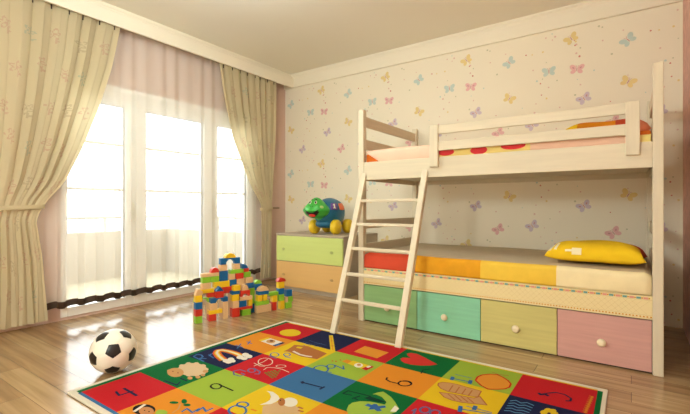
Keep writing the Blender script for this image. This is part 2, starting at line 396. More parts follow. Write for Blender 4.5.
ART = """
L navy 2 0.012 -2150,1040 -2090,1028 -2082,1097
L navy 2 0.014 -2156,1082 -2013,1076
L navy 2 0.01 -2068,1255 -1962,1262 -1986,1298
L navy 2 0.01 -2029,1323 -1963,1322
P cream2 2 0 -2008,1482 -1988,1463 -1976,1443 -1972,1422 -1976,1403 -1988,1386 -2007,1373 -2031,1364 -2059,1361 -2089,1364 -2118,1372 -2145,1386 -2167,1404 -2181,1424 -2187,1446 -2184,1467 -2172,1486 -2152,1500 -2125,1509 -2095,1511 -2063,1507 -2033,1497
P cream2 2 0 -2003,1489 -1993,1477 -1992,1466 -2001,1460 -2016,1461 -2032,1469 -2042,1480 -2043,1491 -2034,1497 -2019,1496
P cream2 2 0 -1975,1451 -1965,1440 -1964,1429 -1973,1423 -1987,1424 -2003,1431 -2013,1443 -2014,1453 -2005,1459 -1990,1458
P cream2 2 0 -1981,1412 -1971,1402 -1970,1392 -1978,1386 -1993,1386 -2008,1393 -2018,1404 -2019,1414 -2011,1420 -1996,1420
P cream2 2 0 -2017,1387 -2007,1376 -2006,1366 -2015,1360 -2030,1361 -2045,1367 -2055,1378 -2056,1388 -2048,1394 -2033,1394
P cream2 2 0 -2072,1383 -2062,1372 -2061,1362 -2069,1356 -2084,1356 -2100,1363 -2111,1374 -2112,1384 -2104,1390 -2088,1390
P cream2 2 0 -2126,1402 -2115,1391 -2114,1381 -2122,1375 -2138,1375 -2155,1382 -2166,1393 -2168,1404 -2159,1410 -2143,1410
P cream2 2 0 -2158,1440 -2147,1428 -2145,1417 -2154,1411 -2170,1412 -2187,1419 -2199,1431 -2201,1442 -2192,1448 -2175,1447
P cream2 2 0 -2155,1481 -2143,1469 -2141,1458 -2150,1451 -2166,1452 -2184,1460 -2196,1472 -2198,1483 -2189,1490 -2172,1489
P cream2 2 0 -2115,1508 -2104,1496 -2103,1485 -2112,1479 -2128,1480 -2145,1488 -2156,1500 -2158,1511 -2149,1518 -2132,1516
P cream2 2 0 -2057,1511 -2046,1499 -2045,1488 -2054,1482 -2069,1483 -2086,1491 -2097,1503 -2098,1514 -2089,1520 -2073,1519
P tan 3 0 -2079,1380 -2062,1365 -2052,1349 -2049,1334 -2055,1321 -2068,1312 -2087,1308 -2110,1309 -2134,1315 -2156,1326 -2175,1340 -2186,1356 -2190,1372 -2184,1386 -2170,1395 -2150,1400 -2126,1398 -2101,1391
P tan 3 0 -2153,1354 -2144,1345 -2143,1336 -2150,1331 -2163,1331 -2177,1337 -2187,1346 -2188,1354 -2180,1360 -2167,1360
P brown 4 0 -2139,1355 -2135,1352 -2136,1349 -2140,1348 -2146,1350 -2150,1354 -2149,1357 -2144,1357
P brown 4 0 -2096,1359 -2093,1356 -2093,1353 -2098,1352 -2103,1354 -2107,1358 -2106,1361 -2102,1361
P tan 2 0 -1973,1363 -1964,1354 -1963,1345 -1970,1340 -1983,1341 -1996,1346 -2005,1356 -2006,1364 -1999,1369 -1986,1369
P tan 2 0 -1948,1396 -1940,1387 -1940,1379 -1947,1374 -1959,1374 -1972,1380 -1980,1388 -1980,1397 -1973,1402 -1961,1402
P tan 2 0 -1980,1470 -1972,1460 -1972,1451 -1980,1445 -1993,1445 -2006,1451 -2014,1461 -2014,1471 -2006,1476 -1993,1476
P tan 2 0 -1950,1427 -1943,1420 -1943,1412 -1949,1408 -1960,1408 -1970,1413 -1977,1421 -1978,1429 -1972,1433 -1961,1433
L blue 2 0.011 -2252,1562 -2127,1548
L blue 2 0.011 -2252,1562 -2267,1598 -2233,1607 -2196,1591 -2190,1558 -2195,1554
L blue 2 0.011 -2188,1563 -2155,1587
L blue 2 0.01 -2203,1637 -2122,1617
L blue 2 0.01 -2174,1623 -2199,1653 -2192,1675
L deeporange 2 0.052 -2049,1632 -2123,1656 -2184,1685 -2213,1718 -2201,1740 -2142,1749 -2073,1749 -2014,1739
L yellow 3 0.03 -2049,1632 -2123,1656 -2184,1685 -2213,1718 -2201,1740 -2142,1749 -2073,1749 -2014,1739
L cream 4 0.014 -2049,1632 -2123,1656 -2184,1685 -2213,1718 -2201,1740 -2142,1749 -2073,1749 -2014,1739
P white 5 0 -2007,1642 -1997,1631 -1995,1619 -2000,1611 -2012,1608 -2027,1610 -2041,1618 -2050,1629 -2053,1641 -2048,1649 -2036,1652 -2021,1650
P white 5 0 -2000,1674 -1990,1662 -1987,1651 -1992,1642 -2004,1639 -2019,1642 -2034,1650 -2045,1662 -2048,1674 -2043,1683 -2030,1687 -2015,1683
P white 5 0 -1979,1638 -1971,1628 -1970,1617 -1975,1609 -1986,1606 -2000,1607 -2013,1614 -2021,1624 -2022,1635 -2016,1643 -2005,1646 -1991,1645
P white 5 0 -1973,1661 -1965,1652 -1963,1643 -1967,1636 -1976,1634 -1988,1636 -1999,1643 -2007,1652 -2010,1662 -2006,1668 -1997,1671 -1985,1668
P white 5 0 -1981,1731 -1972,1719 -1970,1706 -1976,1697 -1988,1694 -2003,1696 -2018,1705 -2027,1717 -2029,1729 -2023,1739 -2011,1742 -1995,1739
P white 5 0 -1986,1780 -1975,1766 -1972,1753 -1978,1743 -1991,1740 -2007,1744 -2023,1754 -2034,1767 -2038,1781 -2032,1791 -2019,1794 -2002,1790
P white 5 0 -1948,1773 -1938,1760 -1936,1748 -1942,1739 -1953,1736 -1968,1739 -1983,1748 -1992,1760 -1995,1773 -1989,1782 -1977,1785 -1962,1782
P white 5 0 -1946,1732 -1938,1721 -1938,1710 -1944,1701 -1956,1698 -1970,1699 -1983,1707 -1991,1717 -1992,1729 -1985,1738 -1973,1742 -1959,1740
L blue 2 0.009 -2205,1856 -2125,1851
L blue 2 0.009 -2144,1817 -2197,1896
L blue 2 0.008 -2198,1947 -2132,1937
L blue 2 0.008 -2146,1909 -2188,1974
P white 2 0 -2120,2009 -2113,2094 -1957,2079 -1963,1991
P yellow 2 0 -2152,2015 -2142,2098 -2113,2094 -2120,2009
P tan 3 0 -2036,2065 -2029,2055 -2025,2043 -2026,2032 -2031,2023 -2040,2017 -2052,2014 -2065,2015 -2078,2020 -2089,2028 -2097,2039 -2101,2050 -2100,2061 -2095,2071 -2086,2077 -2073,2080 -2060,2079 -2047,2073
P brown 4 0 -2053,2064 -2047,2054 -2048,2045 -2055,2040 -2066,2041 -2076,2048 -2082,2057 -2082,2066 -2074,2071 -2064,2070
P navy 3 0 -1994,1994 -1985,2083 -1957,2079 -1963,1991
P blue 4 0 -1988,2003 -1986,2039 -1958,2039 -1960,2003
P yellow 2 0 -2020,2315 -2009,2299 -2003,2283 -2000,2266 -2001,2249 -2007,2233 -2016,2219 -2029,2208 -2044,2200 -2061,2195 -2080,2194 -2099,2196 -2118,2202 -2135,2212 -2150,2224 -2162,2239 -2170,2256 -2173,2273 -2173,2291 -2167,2308 -2158,2322 -2145,2334 -2128,2343 -2110,2348 -2090,2349 -2070,2346 -2051,2338 -2034,2328
P yellow 2 0 -1811,2386 -1788,2402 -1579,2148 -1604,2130
L orange 3 0.006 -1776,2365 -1605,2157
L navy 3 0.004 -1728,2291 -1708,2305
L navy 3 0.004 -1664,2210 -1645,2223
L midblue 2 0.005 -1878,2175 -1790,2166 -1741,2215
L midblue 2 0.005 -1840,2151 -1777,2141
L midblue 2 0.005 -1858,2216 -1788,2208 -1699,2205
L midblue 2 0.005 -1753,2143 -1707,2161
L midblue 2 0.005 -1829,2119 -1786,2110
P brown2 2 0 -1854,1951 -1854,1983 -1865,2038 -1881,2088 -1849,2100 -1786,2120 -1685,2101 -1598,2085 -1590,2023 -1588,1970 -1651,1959 -1698,1947 -1769,1961 -1826,1966
P yellow 3 0 -1839,2073 -1801,2085 -1791,2054 -1830,2048
L white 3 0.016 -1803,1991 -1726,1970 -1679,1973 -1639,1984
L blue 2 0.008 -1867,1837 -1800,1835
L blue 2 0.008 -1836,1893 -1830,1885 -1827,1876 -1826,1867 -1829,1859 -1835,1854 -1843,1850 -1852,1849 -1862,1851 -1872,1856 -1880,1862 -1887,1870 -1890,1879 -1891,1888 -1888,1896 -1883,1902 -1875,1906 -1865,1906 -1855,1904 -1845,1900 -1836,1893
L blue 2 0.008 -1784,1889 -1731,1891
L blue 2 0.008 -1777,1935 -1772,1928 -1769,1921 -1769,1914 -1771,1908 -1776,1903 -1782,1901 -1789,1900 -1797,1902 -1804,1905 -1811,1911 -1816,1917 -1819,1924 -1819,1931 -1817,1938 -1812,1942 -1806,1945 -1798,1946 -1791,1944 -1783,1940 -1777,1935
L greyblue 2 0.009 -1801,1591 -1851,1590 -1863,1553 -1823,1523 -1778,1528 -1776,1559 -1808,1561
L greyblue 2 0.009 -1770,1632 -1764,1626 -1761,1619 -1760,1612 -1762,1606 -1766,1602 -1772,1599 -1780,1598 -1788,1600 -1797,1603 -1804,1608 -1809,1615 -1813,1622 -1814,1629 -1812,1635 -1808,1639 -1802,1642 -1794,1643 -1785,1641 -1777,1637 -1770,1632
L greyblue 2 0.009 -1804,1651 -1735,1636 -1714,1609 -1737,1597
L cream 2 0.006 -1782,1783 -1770,1769 -1763,1753 -1762,1738 -1765,1726 -1774,1716 -1787,1711 -1803,1710 -1820,1713 -1838,1721 -1853,1733 -1866,1748 -1874,1763 -1876,1779 -1872,1792 -1863,1802 -1850,1808 -1833,1809 -1815,1804 -1797,1796 -1782,1783
L cream 2 0.005 -1860,1705 -1796,1694 -1765,1704
L cream 2 0.005 -1825,1673 -1827,1748 -1838,1800
L cream 2 0.005 -1735,1663 -1746,1702 -1711,1723 -1656,1733 -1593,1724
L cream 2 0.004 -1668,1779 -1665,1774 -1665,1767 -1667,1761 -1672,1754 -1678,1748 -1686,1744 -1695,1741 -1703,1740 -1711,1742 -1716,1745 -1719,1751 -1720,1757 -1718,1764 -1713,1771 -1706,1777 -1698,1781 -1689,1784 -1681,1784 -1673,1783 -1668,1779
P olive 3 0 -1688,1644 -1685,1638 -1687,1633 -1694,1632 -1701,1636 -1704,1642 -1702,1647 -1695,1648
P olive 3 0 -1682,1661 -1679,1655 -1681,1650 -1687,1649 -1694,1653 -1698,1659 -1695,1664 -1689,1665
P olive 3 0 -1676,1679 -1673,1672 -1675,1667 -1681,1666 -1688,1670 -1691,1676 -1689,1682 -1683,1683
P olive 3 0 -1669,1696 -1666,1690 -1668,1685 -1675,1684 -1682,1688 -1685,1694 -1683,1699 -1676,1700
P olive 3 0 -1669,1638 -1666,1632 -1668,1627 -1674,1626 -1681,1630 -1684,1636 -1682,1641 -1676,1642
P olive 3 0 -1663,1655 -1660,1649 -1662,1644 -1668,1643 -1675,1647 -1678,1653 -1676,1658 -1669,1659
P olive 3 0 -1656,1673 -1653,1666 -1655,1661 -1662,1660 -1668,1664 -1672,1670 -1669,1675 -1663,1676
P olive 3 0 -1650,1690 -1647,1684 -1649,1679 -1655,1678 -1662,1681 -1665,1688 -1663,1693 -1657,1694
P olive 3 0 -1643,1707 -1640,1701 -1642,1696 -1649,1695 -1656,1699 -1659,1705 -1657,1711 -1650,1711
P olive 3 0 -1650,1632 -1647,1626 -1649,1622 -1655,1621 -1662,1624 -1665,1630 -1663,1635 -1656,1636
P olive 3 0 -1643,1649 -1640,1643 -1643,1638 -1649,1637 -1655,1641 -1659,1647 -1656,1652 -1650,1653
P olive 3 0 -1637,1667 -1634,1660 -1636,1655 -1642,1654 -1649,1658 -1652,1664 -1650,1669 -1644,1670
P olive 3 0 -1631,1684 -1627,1678 -1630,1672 -1636,1672 -1643,1675 -1646,1682 -1644,1687 -1637,1688
P olive 3 0 -1631,1627 -1628,1621 -1630,1616 -1636,1615 -1643,1619 -1646,1625 -1644,1629 -1637,1630
P olive 3 0 -1625,1644 -1622,1638 -1624,1633 -1630,1632 -1636,1635 -1639,1641 -1637,1646 -1631,1647
P olive 3 0 -1618,1661 -1615,1654 -1617,1650 -1623,1649 -1630,1652 -1633,1658 -1631,1663 -1625,1664
P olive 3 0 -1612,1621 -1609,1615 -1612,1610 -1618,1610 -1624,1613 -1627,1619 -1625,1624 -1619,1625
P olive 3 0 -1606,1638 -1603,1632 -1605,1627 -1611,1626 -1618,1630 -1621,1636 -1618,1640 -1612,1641
L black 2 0.01 -1758,1386 -1752,1379 -1748,1371 -1747,1363 -1750,1356 -1756,1350 -1764,1346 -1774,1345 -1784,1346 -1795,1349 -1804,1354 -1811,1361 -1815,1369 -1816,1377 -1813,1384 -1807,1390 -1799,1394 -1789,1396 -1778,1395 -1767,1391 -1758,1386
L black 2 0.01 -1781,1392 -1726,1390 -1666,1387
L blue 2 0.011 -1454,1286 -1445,1276 -1440,1264 -1439,1252 -1443,1241 -1452,1233 -1463,1227 -1477,1225 -1493,1227 -1507,1232 -1521,1240 -1531,1251 -1536,1263 -1537,1275 -1533,1286 -1525,1295 -1512,1301 -1498,1303 -1482,1301 -1467,1295 -1454,1286
L blue 2 0.01 -1490,1331 -1485,1325 -1483,1318 -1484,1311 -1487,1304 -1493,1299 -1500,1295 -1509,1293 -1518,1293 -1527,1296 -1534,1300 -1539,1306 -1542,1313 -1541,1321 -1538,1328 -1532,1333 -1525,1337 -1516,1339 -1506,1338 -1498,1336 -1490,1331
L orange 2 0.012 -1446,1308 -1412,1311
P tan2 2 0 -1423,1361 -1410,1394 -1389,1440 -1324,1454 -1271,1444 -1231,1405 -1372,1306
P white2 3 0 -1523,1483 -1489,1493 -1440,1479 -1407,1458 -1401,1425 -1405,1395 -1444,1359 -1436,1393 -1440,1423 -1460,1450 -1494,1474
P white2 3 0 -1314,1482 -1305,1469 -1301,1456 -1302,1443 -1308,1432 -1318,1425 -1331,1422 -1346,1424 -1361,1430 -1373,1441 -1383,1454 -1387,1468 -1387,1481 -1381,1493 -1370,1500 -1356,1503 -1341,1500 -1326,1493
P brown2 4 0 -1365,1450 -1356,1440 -1350,1429 -1348,1420 -1349,1414 -1354,1410 -1362,1410 -1372,1414 -1383,1421 -1393,1430 -1402,1441 -1408,1452 -1411,1461 -1410,1468 -1405,1472 -1397,1471 -1386,1467 -1375,1460
P black 5 0 -1392,1450 -1389,1446 -1390,1444 -1393,1444 -1397,1446 -1400,1450 -1399,1453 -1396,1453
L brown2 3 0.012 -1282,1448 -1251,1449
L brown2 3 0.012 -1259,1424 -1230,1428
L navy 2 0.011 -1447,1665 -1309,1678
P navy 2 0 -1456,1662 -1451,1680 -1424,1669 -1432,1651
L navy 2 0.012 -1315,1652 -1312,1693
L blue 2 0.011 -1437,1886 -1428,1872 -1425,1857 -1425,1843 -1431,1831 -1440,1821 -1452,1816 -1466,1815 -1481,1818 -1495,1826 -1507,1837 -1515,1851 -1520,1866 -1520,1881 -1514,1894 -1505,1904 -1492,1910 -1478,1911 -1462,1907 -1448,1898 -1437,1886
L blue 2 0.009 -1451,1837 -1392,1862
L blue 2 0.009 -1429,1942 -1425,1934 -1423,1925 -1423,1917 -1426,1910 -1431,1905 -1438,1902 -1445,1901 -1454,1904 -1461,1908 -1468,1915 -1473,1923 -1475,1932 -1475,1940 -1472,1948 -1467,1953 -1460,1956 -1452,1956 -1444,1954 -1436,1949 -1429,1942
L blue 2 0.009 -1449,1958 -1362,1938 -1398,1979
P orange 2 0 -1445,2030 -1435,2074 -1384,2065 -1394,2020
P yellow 2 0 -1394,2020 -1393,2078 -1238,2068 -1249,1997
P white 3 0 -1303,2049 -1298,2038 -1297,2027 -1298,2017 -1303,2009 -1310,2004 -1319,2003 -1329,2005 -1338,2011 -1346,2019 -1351,2030 -1353,2041 -1351,2051 -1347,2060 -1339,2065 -1330,2066 -1320,2064 -1311,2058
P tan 4 0 -1315,2048 -1311,2038 -1313,2029 -1319,2024 -1328,2026 -1336,2033 -1340,2044 -1338,2053 -1332,2058 -1323,2056
P red 3 0 -1284,2004 -1269,2073 -1237,2067 -1246,1995
P white 4 0 -1275,2039 -1268,2066 -1252,2063 -1258,2033
P red 2 0 -1467,2013 -1465,2008 -1467,2003 -1472,2003 -1477,2006 -1479,2012 -1477,2016 -1472,2017
P red 2 0 -1457,2046 -1455,2040 -1457,2036 -1461,2036 -1466,2040 -1468,2045 -1466,2049 -1462,2050
P red 2 0 -1488,2005 -1485,1999 -1487,1995 -1492,1995 -1497,1998 -1499,2004 -1497,2008 -1492,2008
P orange2 2 0 -1474,2210 -1474,2342 -1282,2326 -1293,2195
P red2 2 0 -1148,2242 -1171,2270 -1166,2298 -1122,2321 -1158,2345 -1177,2376 -1162,2403 -1123,2409 -1061,2380 -1000,2345 -947,2316 -976,2274 -1020,2243 -1075,2223 -1119,2224
L darkgreen 2 0.008 -971,2137 -983,2189 -956,2226
L darkgreen 2 0.008 -985,2167 -953,2165
L black 2 0.01 -1101,1982 -1093,1955 -1063,1942 -1019,1945 -1019,1980 -985,2000 -957,1986
L black 2 0.01 -958,1988 -955,1978 -955,1967 -958,1957 -964,1947 -972,1940 -982,1935 -992,1933 -1001,1935 -1009,1940 -1015,1948 -1019,1958 -1019,1969 -1016,1980 -1010,1990 -1001,1998 -992,2003 -981,2004 -972,2002 -964,1996 -958,1988
P lime 2 0 -1079,1556 -1096,1597 -1096,1631 -1074,1663 -1033,1687 -993,1696 -959,1703 -965,1729 -1009,1762 -1047,1768 -1063,1761 -1051,1794 -1034,1817 -1012,1808 -973,1788 -932,1753 -887,1707 -883,1670 -900,1625 -1025,1505
P darkgreen 3 0 -1076,1702 -1061,1734 -1003,1733 -964,1728 -989,1708 -1039,1698
P white2 3 0 -907,1658 -915,1721 -886,1706 -883,1670
P midblue2 3 0 -1033,1639 -1030,1665 -1009,1663 -1005,1680 -992,1684 -976,1671 -954,1694 -940,1680 -959,1656 -940,1641 -957,1625 -976,1634 -998,1614 -1001,1640
L darkgreen 2 0.01 -1190,1681 -1184,1729
L darkgreen 2 0.01 -1188,1682 -1140,1692
L darkgreen 2 0.01 -1121,1663 -1104,1709
L darkgreen 2 0.01 -1180,1723 -1096,1733 -1056,1735
L darkgreen 2 0.01 -1123,1675 -1089,1668
L blue 2 0.009 -805,2173 -705,2186
L blue 2 0.02 -808,2197 -799,2151
L blue 2 0.02 -712,2209 -704,2160
L blue 2 0.006 -810,2235 -716,2238
P orange2 2 0 -691,2221 -696,2272 -684,2313 -650,2350 -616,2367 -579,2347 -546,2319 -523,2283 -520,2238 -534,2203 -566,2175 -605,2150 -647,2173
L deepred 3 0.009 -691,2221 -696,2272 -684,2313 -650,2350 -616,2367 -579,2347 -546,2319 -523,2283 -520,2238 -534,2203 -566,2175 -605,2150 -647,2173 -691,2221
L brown2 3 0.006 -649,2385 -607,2373 -559,2387
P tan 2 0 -834,2045 -842,2073 -826,2096 -792,2110 -756,2115 -696,2110 -626,2107 -621,2034 -647,2023 -705,2015 -764,2006 -806,2018
L brown2 3 0.006 -834,2045 -842,2073 -826,2096 -792,2110 -756,2115 -696,2110 -626,2107 -621,2034 -647,2023 -705,2015 -764,2006 -806,2018 -834,2045
P tan 2 0 -798,1974 -775,1979 -737,1992 -689,1999 -633,2010 -614,2044 -560,1974 -606,1956 -666,1932 -713,1926 -757,1936
L brown2 3 0.006 -798,1974 -775,1979 -737,1992 -689,1999 -633,2010 -614,2044 -560,1974 -606,1956 -666,1932 -713,1926 -757,1936 -798,1974
L brown2 3 0.006 -761,2013 -769,2091
L brown2 3 0.006 -754,1980 -703,1938
L brown2 3 0.006 -728,2014 -734,2090
L brown2 3 0.006 -723,1986 -673,1945
L brown2 3 0.006 -696,2016 -700,2089
L brown2 3 0.006 -692,1991 -644,1952
L brown2 3 0.006 -664,2017 -667,2089
L brown2 3 0.006 -662,1997 -616,1958
L blue 2 0.009 -651,1866 -518,1903
L blue 2 0.02 -659,1895 -644,1837
L blue 2 0.006 -639,1909 -521,1916
L blue 2 0.02 -602,1937 -597,1892
L greyblue 2 0.01 -763,1777 -760,1768 -760,1759 -761,1750 -765,1743 -770,1738 -777,1735 -783,1735 -790,1737 -796,1743 -801,1750 -803,1759 -804,1768 -802,1777 -799,1784 -793,1790 -787,1793 -780,1792 -773,1790 -767,1784 -763,1777
L greyblue 2 0.01 -714,1777 -712,1768 -712,1759 -714,1751 -717,1744 -722,1738 -729,1736 -735,1736 -742,1738 -747,1743 -752,1751 -754,1759 -754,1768 -753,1777 -749,1784 -744,1790 -737,1793 -731,1792 -724,1790 -718,1784 -714,1777
L greyblue 2 0.01 -827,1720 -820,1748 -807,1690
L navy 2 0.016 -384,2255 -372,2239 -355,2259 -336,2243
L navy 2 0.01 -354,2268 -313,2310 -272,2309 -241,2279 -242,2248 -261,2237
L orange 2 0.006 -172,2362 -156,2363 -163,2345 -151,2351
L orange 2 0.006 -174,2336 -158,2337 -165,2319 -153,2325
L orange 2 0.006 -175,2311 -159,2312 -167,2295 -154,2301
L orange 2 0.006 -177,2287 -161,2288 -168,2271 -156,2277
L orange 2 0.006 -178,2263 -163,2264 -170,2247 -158,2253
L orange 2 0.006 -180,2239 -164,2240 -171,2224 -160,2230
L orange 2 0.006 -181,2216 -166,2217 -173,2201 -161,2207
L orange 2 0.006 -183,2193 -167,2195 -174,2179 -163,2184
L orange 2 0.006 -184,2171 -169,2172 -176,2157 -164,2162
L lightblue 2 0.006 -481,2081 -459,2104 -433,2089 -410,2110 -377,2097
L lightblue 2 0.006 -481,2051 -458,2072 -434,2060 -411,2078 -378,2068
L lightblue 2 0.006 -481,2022 -458,2040 -434,2031 -411,2048 -379,2040
L lightblue 2 0.006 -481,1994 -458,2010 -435,2004 -412,2017 -381,2012
L lightblue 2 0.006 -481,1967 -458,1980 -435,1976 -412,1988 -382,1985
P yellow 3 0 -271,2076 -272,2061 -278,2048 -287,2042 -296,2044 -300,2055 -299,2070 -293,2083 -284,2090 -275,2087
P yellow 3 0 -275,2043 -276,2028 -282,2015 -291,2009 -299,2012 -304,2022 -303,2037 -297,2050 -288,2056 -279,2053
P yellow 3 0 -291,2024 -292,2010 -298,1997 -307,1991 -315,1993 -320,2004 -319,2018 -313,2031 -304,2037 -295,2035
P yellow 3 0 -307,2033 -308,2019 -314,2006 -323,2000 -332,2002 -337,2013 -336,2027 -330,2040 -321,2047 -312,2044
P yellow 3 0 -312,2065 -313,2050 -319,2037 -328,2030 -337,2033 -342,2044 -341,2059 -335,2072 -326,2079 -317,2076
P yellow 3 0 -301,2094 -302,2079 -308,2066 -317,2059 -326,2062 -331,2073 -330,2088 -324,2102 -314,2108 -305,2105
P yellow 3 0 -282,2099 -283,2084 -289,2070 -299,2064 -307,2067 -312,2078 -311,2093 -305,2107 -295,2113 -287,2110
L blue 2 0.01 -1634,1149 -1643,1191 -1600,1175 -1599,1215
L blue 2 0.01 -1687,1108 -1695,1141 -1641,1133 -1649,1176
P black 2 0 -1806,1052 -1792,1041 -1785,1027 -1786,1013 -1795,1000 -1810,990 -1829,983 -1851,981 -1873,984 -1893,991 -1908,1002 -1916,1015 -1915,1030 -1907,1043 -1892,1054 -1871,1061 -1848,1063 -1825,1060
P skin 3 0 -1796,1039 -1784,1030 -1778,1020 -1777,1010 -1781,1001 -1791,994 -1805,990 -1821,990 -1837,993 -1853,999 -1865,1007 -1872,1017 -1873,1028 -1869,1037 -1859,1044 -1844,1048 -1828,1048 -1811,1045
L white 4 0.016 -1867,984 -1892,1050
P black 4 0 -1835,1020 -1833,1018 -1834,1015 -1837,1015 -1841,1016 -1843,1018 -1843,1020 -1839,1021
P black 4 0 -1808,1026 -1806,1023 -1806,1021 -1810,1020 -1814,1021 -1816,1024 -1815,1026 -1812,1027
P lime 2 0 -1786,1043 -1793,1061 -1765,1074 -1738,1072 -1703,1032 -1739,1006
P green 2 0 -1780,1153 -1777,1150 -1776,1145 -1778,1140 -1783,1135 -1789,1131 -1796,1128 -1804,1126 -1811,1126 -1816,1128 -1819,1131 -1819,1135 -1817,1141 -1813,1146 -1806,1150 -1799,1153 -1792,1155 -1785,1155
P green 2 0 -1757,1184 -1750,1178 -1746,1173 -1744,1167 -1745,1163 -1749,1160 -1756,1159 -1764,1160 -1772,1163 -1780,1167 -1787,1173 -1792,1179 -1794,1184 -1792,1189 -1788,1191 -1782,1192 -1773,1191 -1765,1188
P green 2 0 -1711,1172 -1708,1169 -1707,1165 -1708,1160 -1712,1156 -1717,1153 -1723,1150 -1729,1149 -1735,1150 -1740,1151 -1743,1155 -1744,1159 -1743,1163 -1739,1168 -1734,1171 -1728,1174 -1721,1175 -1715,1174
L tan 2 0.008 -1759,1150 -1724,1116 -1714,1078
"""
# ------------------------------------------------------------------ rug
RUGCOL = dict(navy=(34, 38, 72), blue=(62, 112, 172), greyblue=(112, 104, 150), cream=(240, 228, 200), cream2=(228, 200, 158), tan=(214, 160, 100),
    tan2=(222, 184, 132), brown=(120, 70, 40), brown2=(186, 116, 62), orange=(236, 150, 40), orange2=(240, 158, 52), deeporange=(226, 98, 44), yellow=(240, 204, 40),
    red=(206, 40, 44), red2=(222, 56, 48), deepred=(204, 44, 30), lime=(166, 198, 72), green=(12, 112, 52), darkgreen=(10, 58, 44), black=(28, 24, 26), white=(244, 236, 220),
    white2=(246, 238, 216), midblue=(60, 96, 146), midblue2=(52, 104, 170), lightblue=(96, 152, 196), olive=(126, 128, 52), skin=(212, 146, 92),
    c_red=(206, 34, 42), c_orange=(238, 150, 42), c_navy=(30, 36, 74), c_green=(8, 110, 52), c_yellow=(240, 202, 34), c_lime=(166, 196, 64), c_blue=(62, 116, 166), rim=(244, 236, 214))
rk = list(RUGCOL)
m_rug = [mat('rug_'+k, tuple(c*.85 for c in v), .95, .1, bump=.25, bscale=260) for k, v in RUGCOL.items()]
ri = {k: i for i, k in enumerate(rk)}
RX0, RX1, RY0, RY1, RT = -2.352, -.098, .895, 2.502, .011
bm = nb(); box(bm, RX0, RX1, RY0, RY1, 0, RT, .004, 2, mi=ri['rim'])
cnt = [0]
def fr_(x, y, h): return (x, y, RT+.0002+2*h+cnt[0]*1.2e-6)
gx0, gy0, cA, cB = -2.288, 2.455, .3578, .3035
gx1, gy1 = gx0+6*cA, gy0-5*cB
def rect(k, ly, x0, x1, y0, y1): printpoly(bm, [(x0, y0), (x1, y0), (x1, y1), (x0, y1)], fr_, ly, ri[k])
rect('c_green', 0, RX0+.032, gx0+.01, RY0+.032, RY1-.024); rect('c_blue', 0, gx0, gx1, RY0+.026, gy1+.01)
rect('c_yellow', 0, gx0, gx1, gy0-.01, gy0+.014); rect('c_green', 0, gx1-.004, RX1-.02, RY0+.026, gy0+.004)
CELL = ['red orange navy green red', 'navy yellow red lime orange', 'red lime blue yellow red', 'green orange green orange navy', 'lime yellow red blue lime', 'red navy green yellow orange']
for i, row in enumerate(CELL):
    for j, k in enumerate(row.split()):
        rect('c_'+k, 1, gx0+i*cA, gx0+(i+1)*cA, gy0-(j+1)*cB, gy0-j*cB)
for l in ART.strip().split('\n'):
    kind, col, ly, wd, *pp = l.split()
    pts = [tuple(int(v)/1000 for v in p.split(',')) for p in pp]
    cnt[0] += 1
    if kind == 'P': printpoly(bm, pts, fr_, int(ly), ri[col])
    else:
        for q in ribbon(pts, float(wd)): cnt[0] += .1; printpoly(bm, q, fr_, int(ly), ri[col])
rug = obj('play_rug', bm, m_rug)
tag(rug, 'colourful alphabet and number play rug with a cream rim on the floor', 'rug')

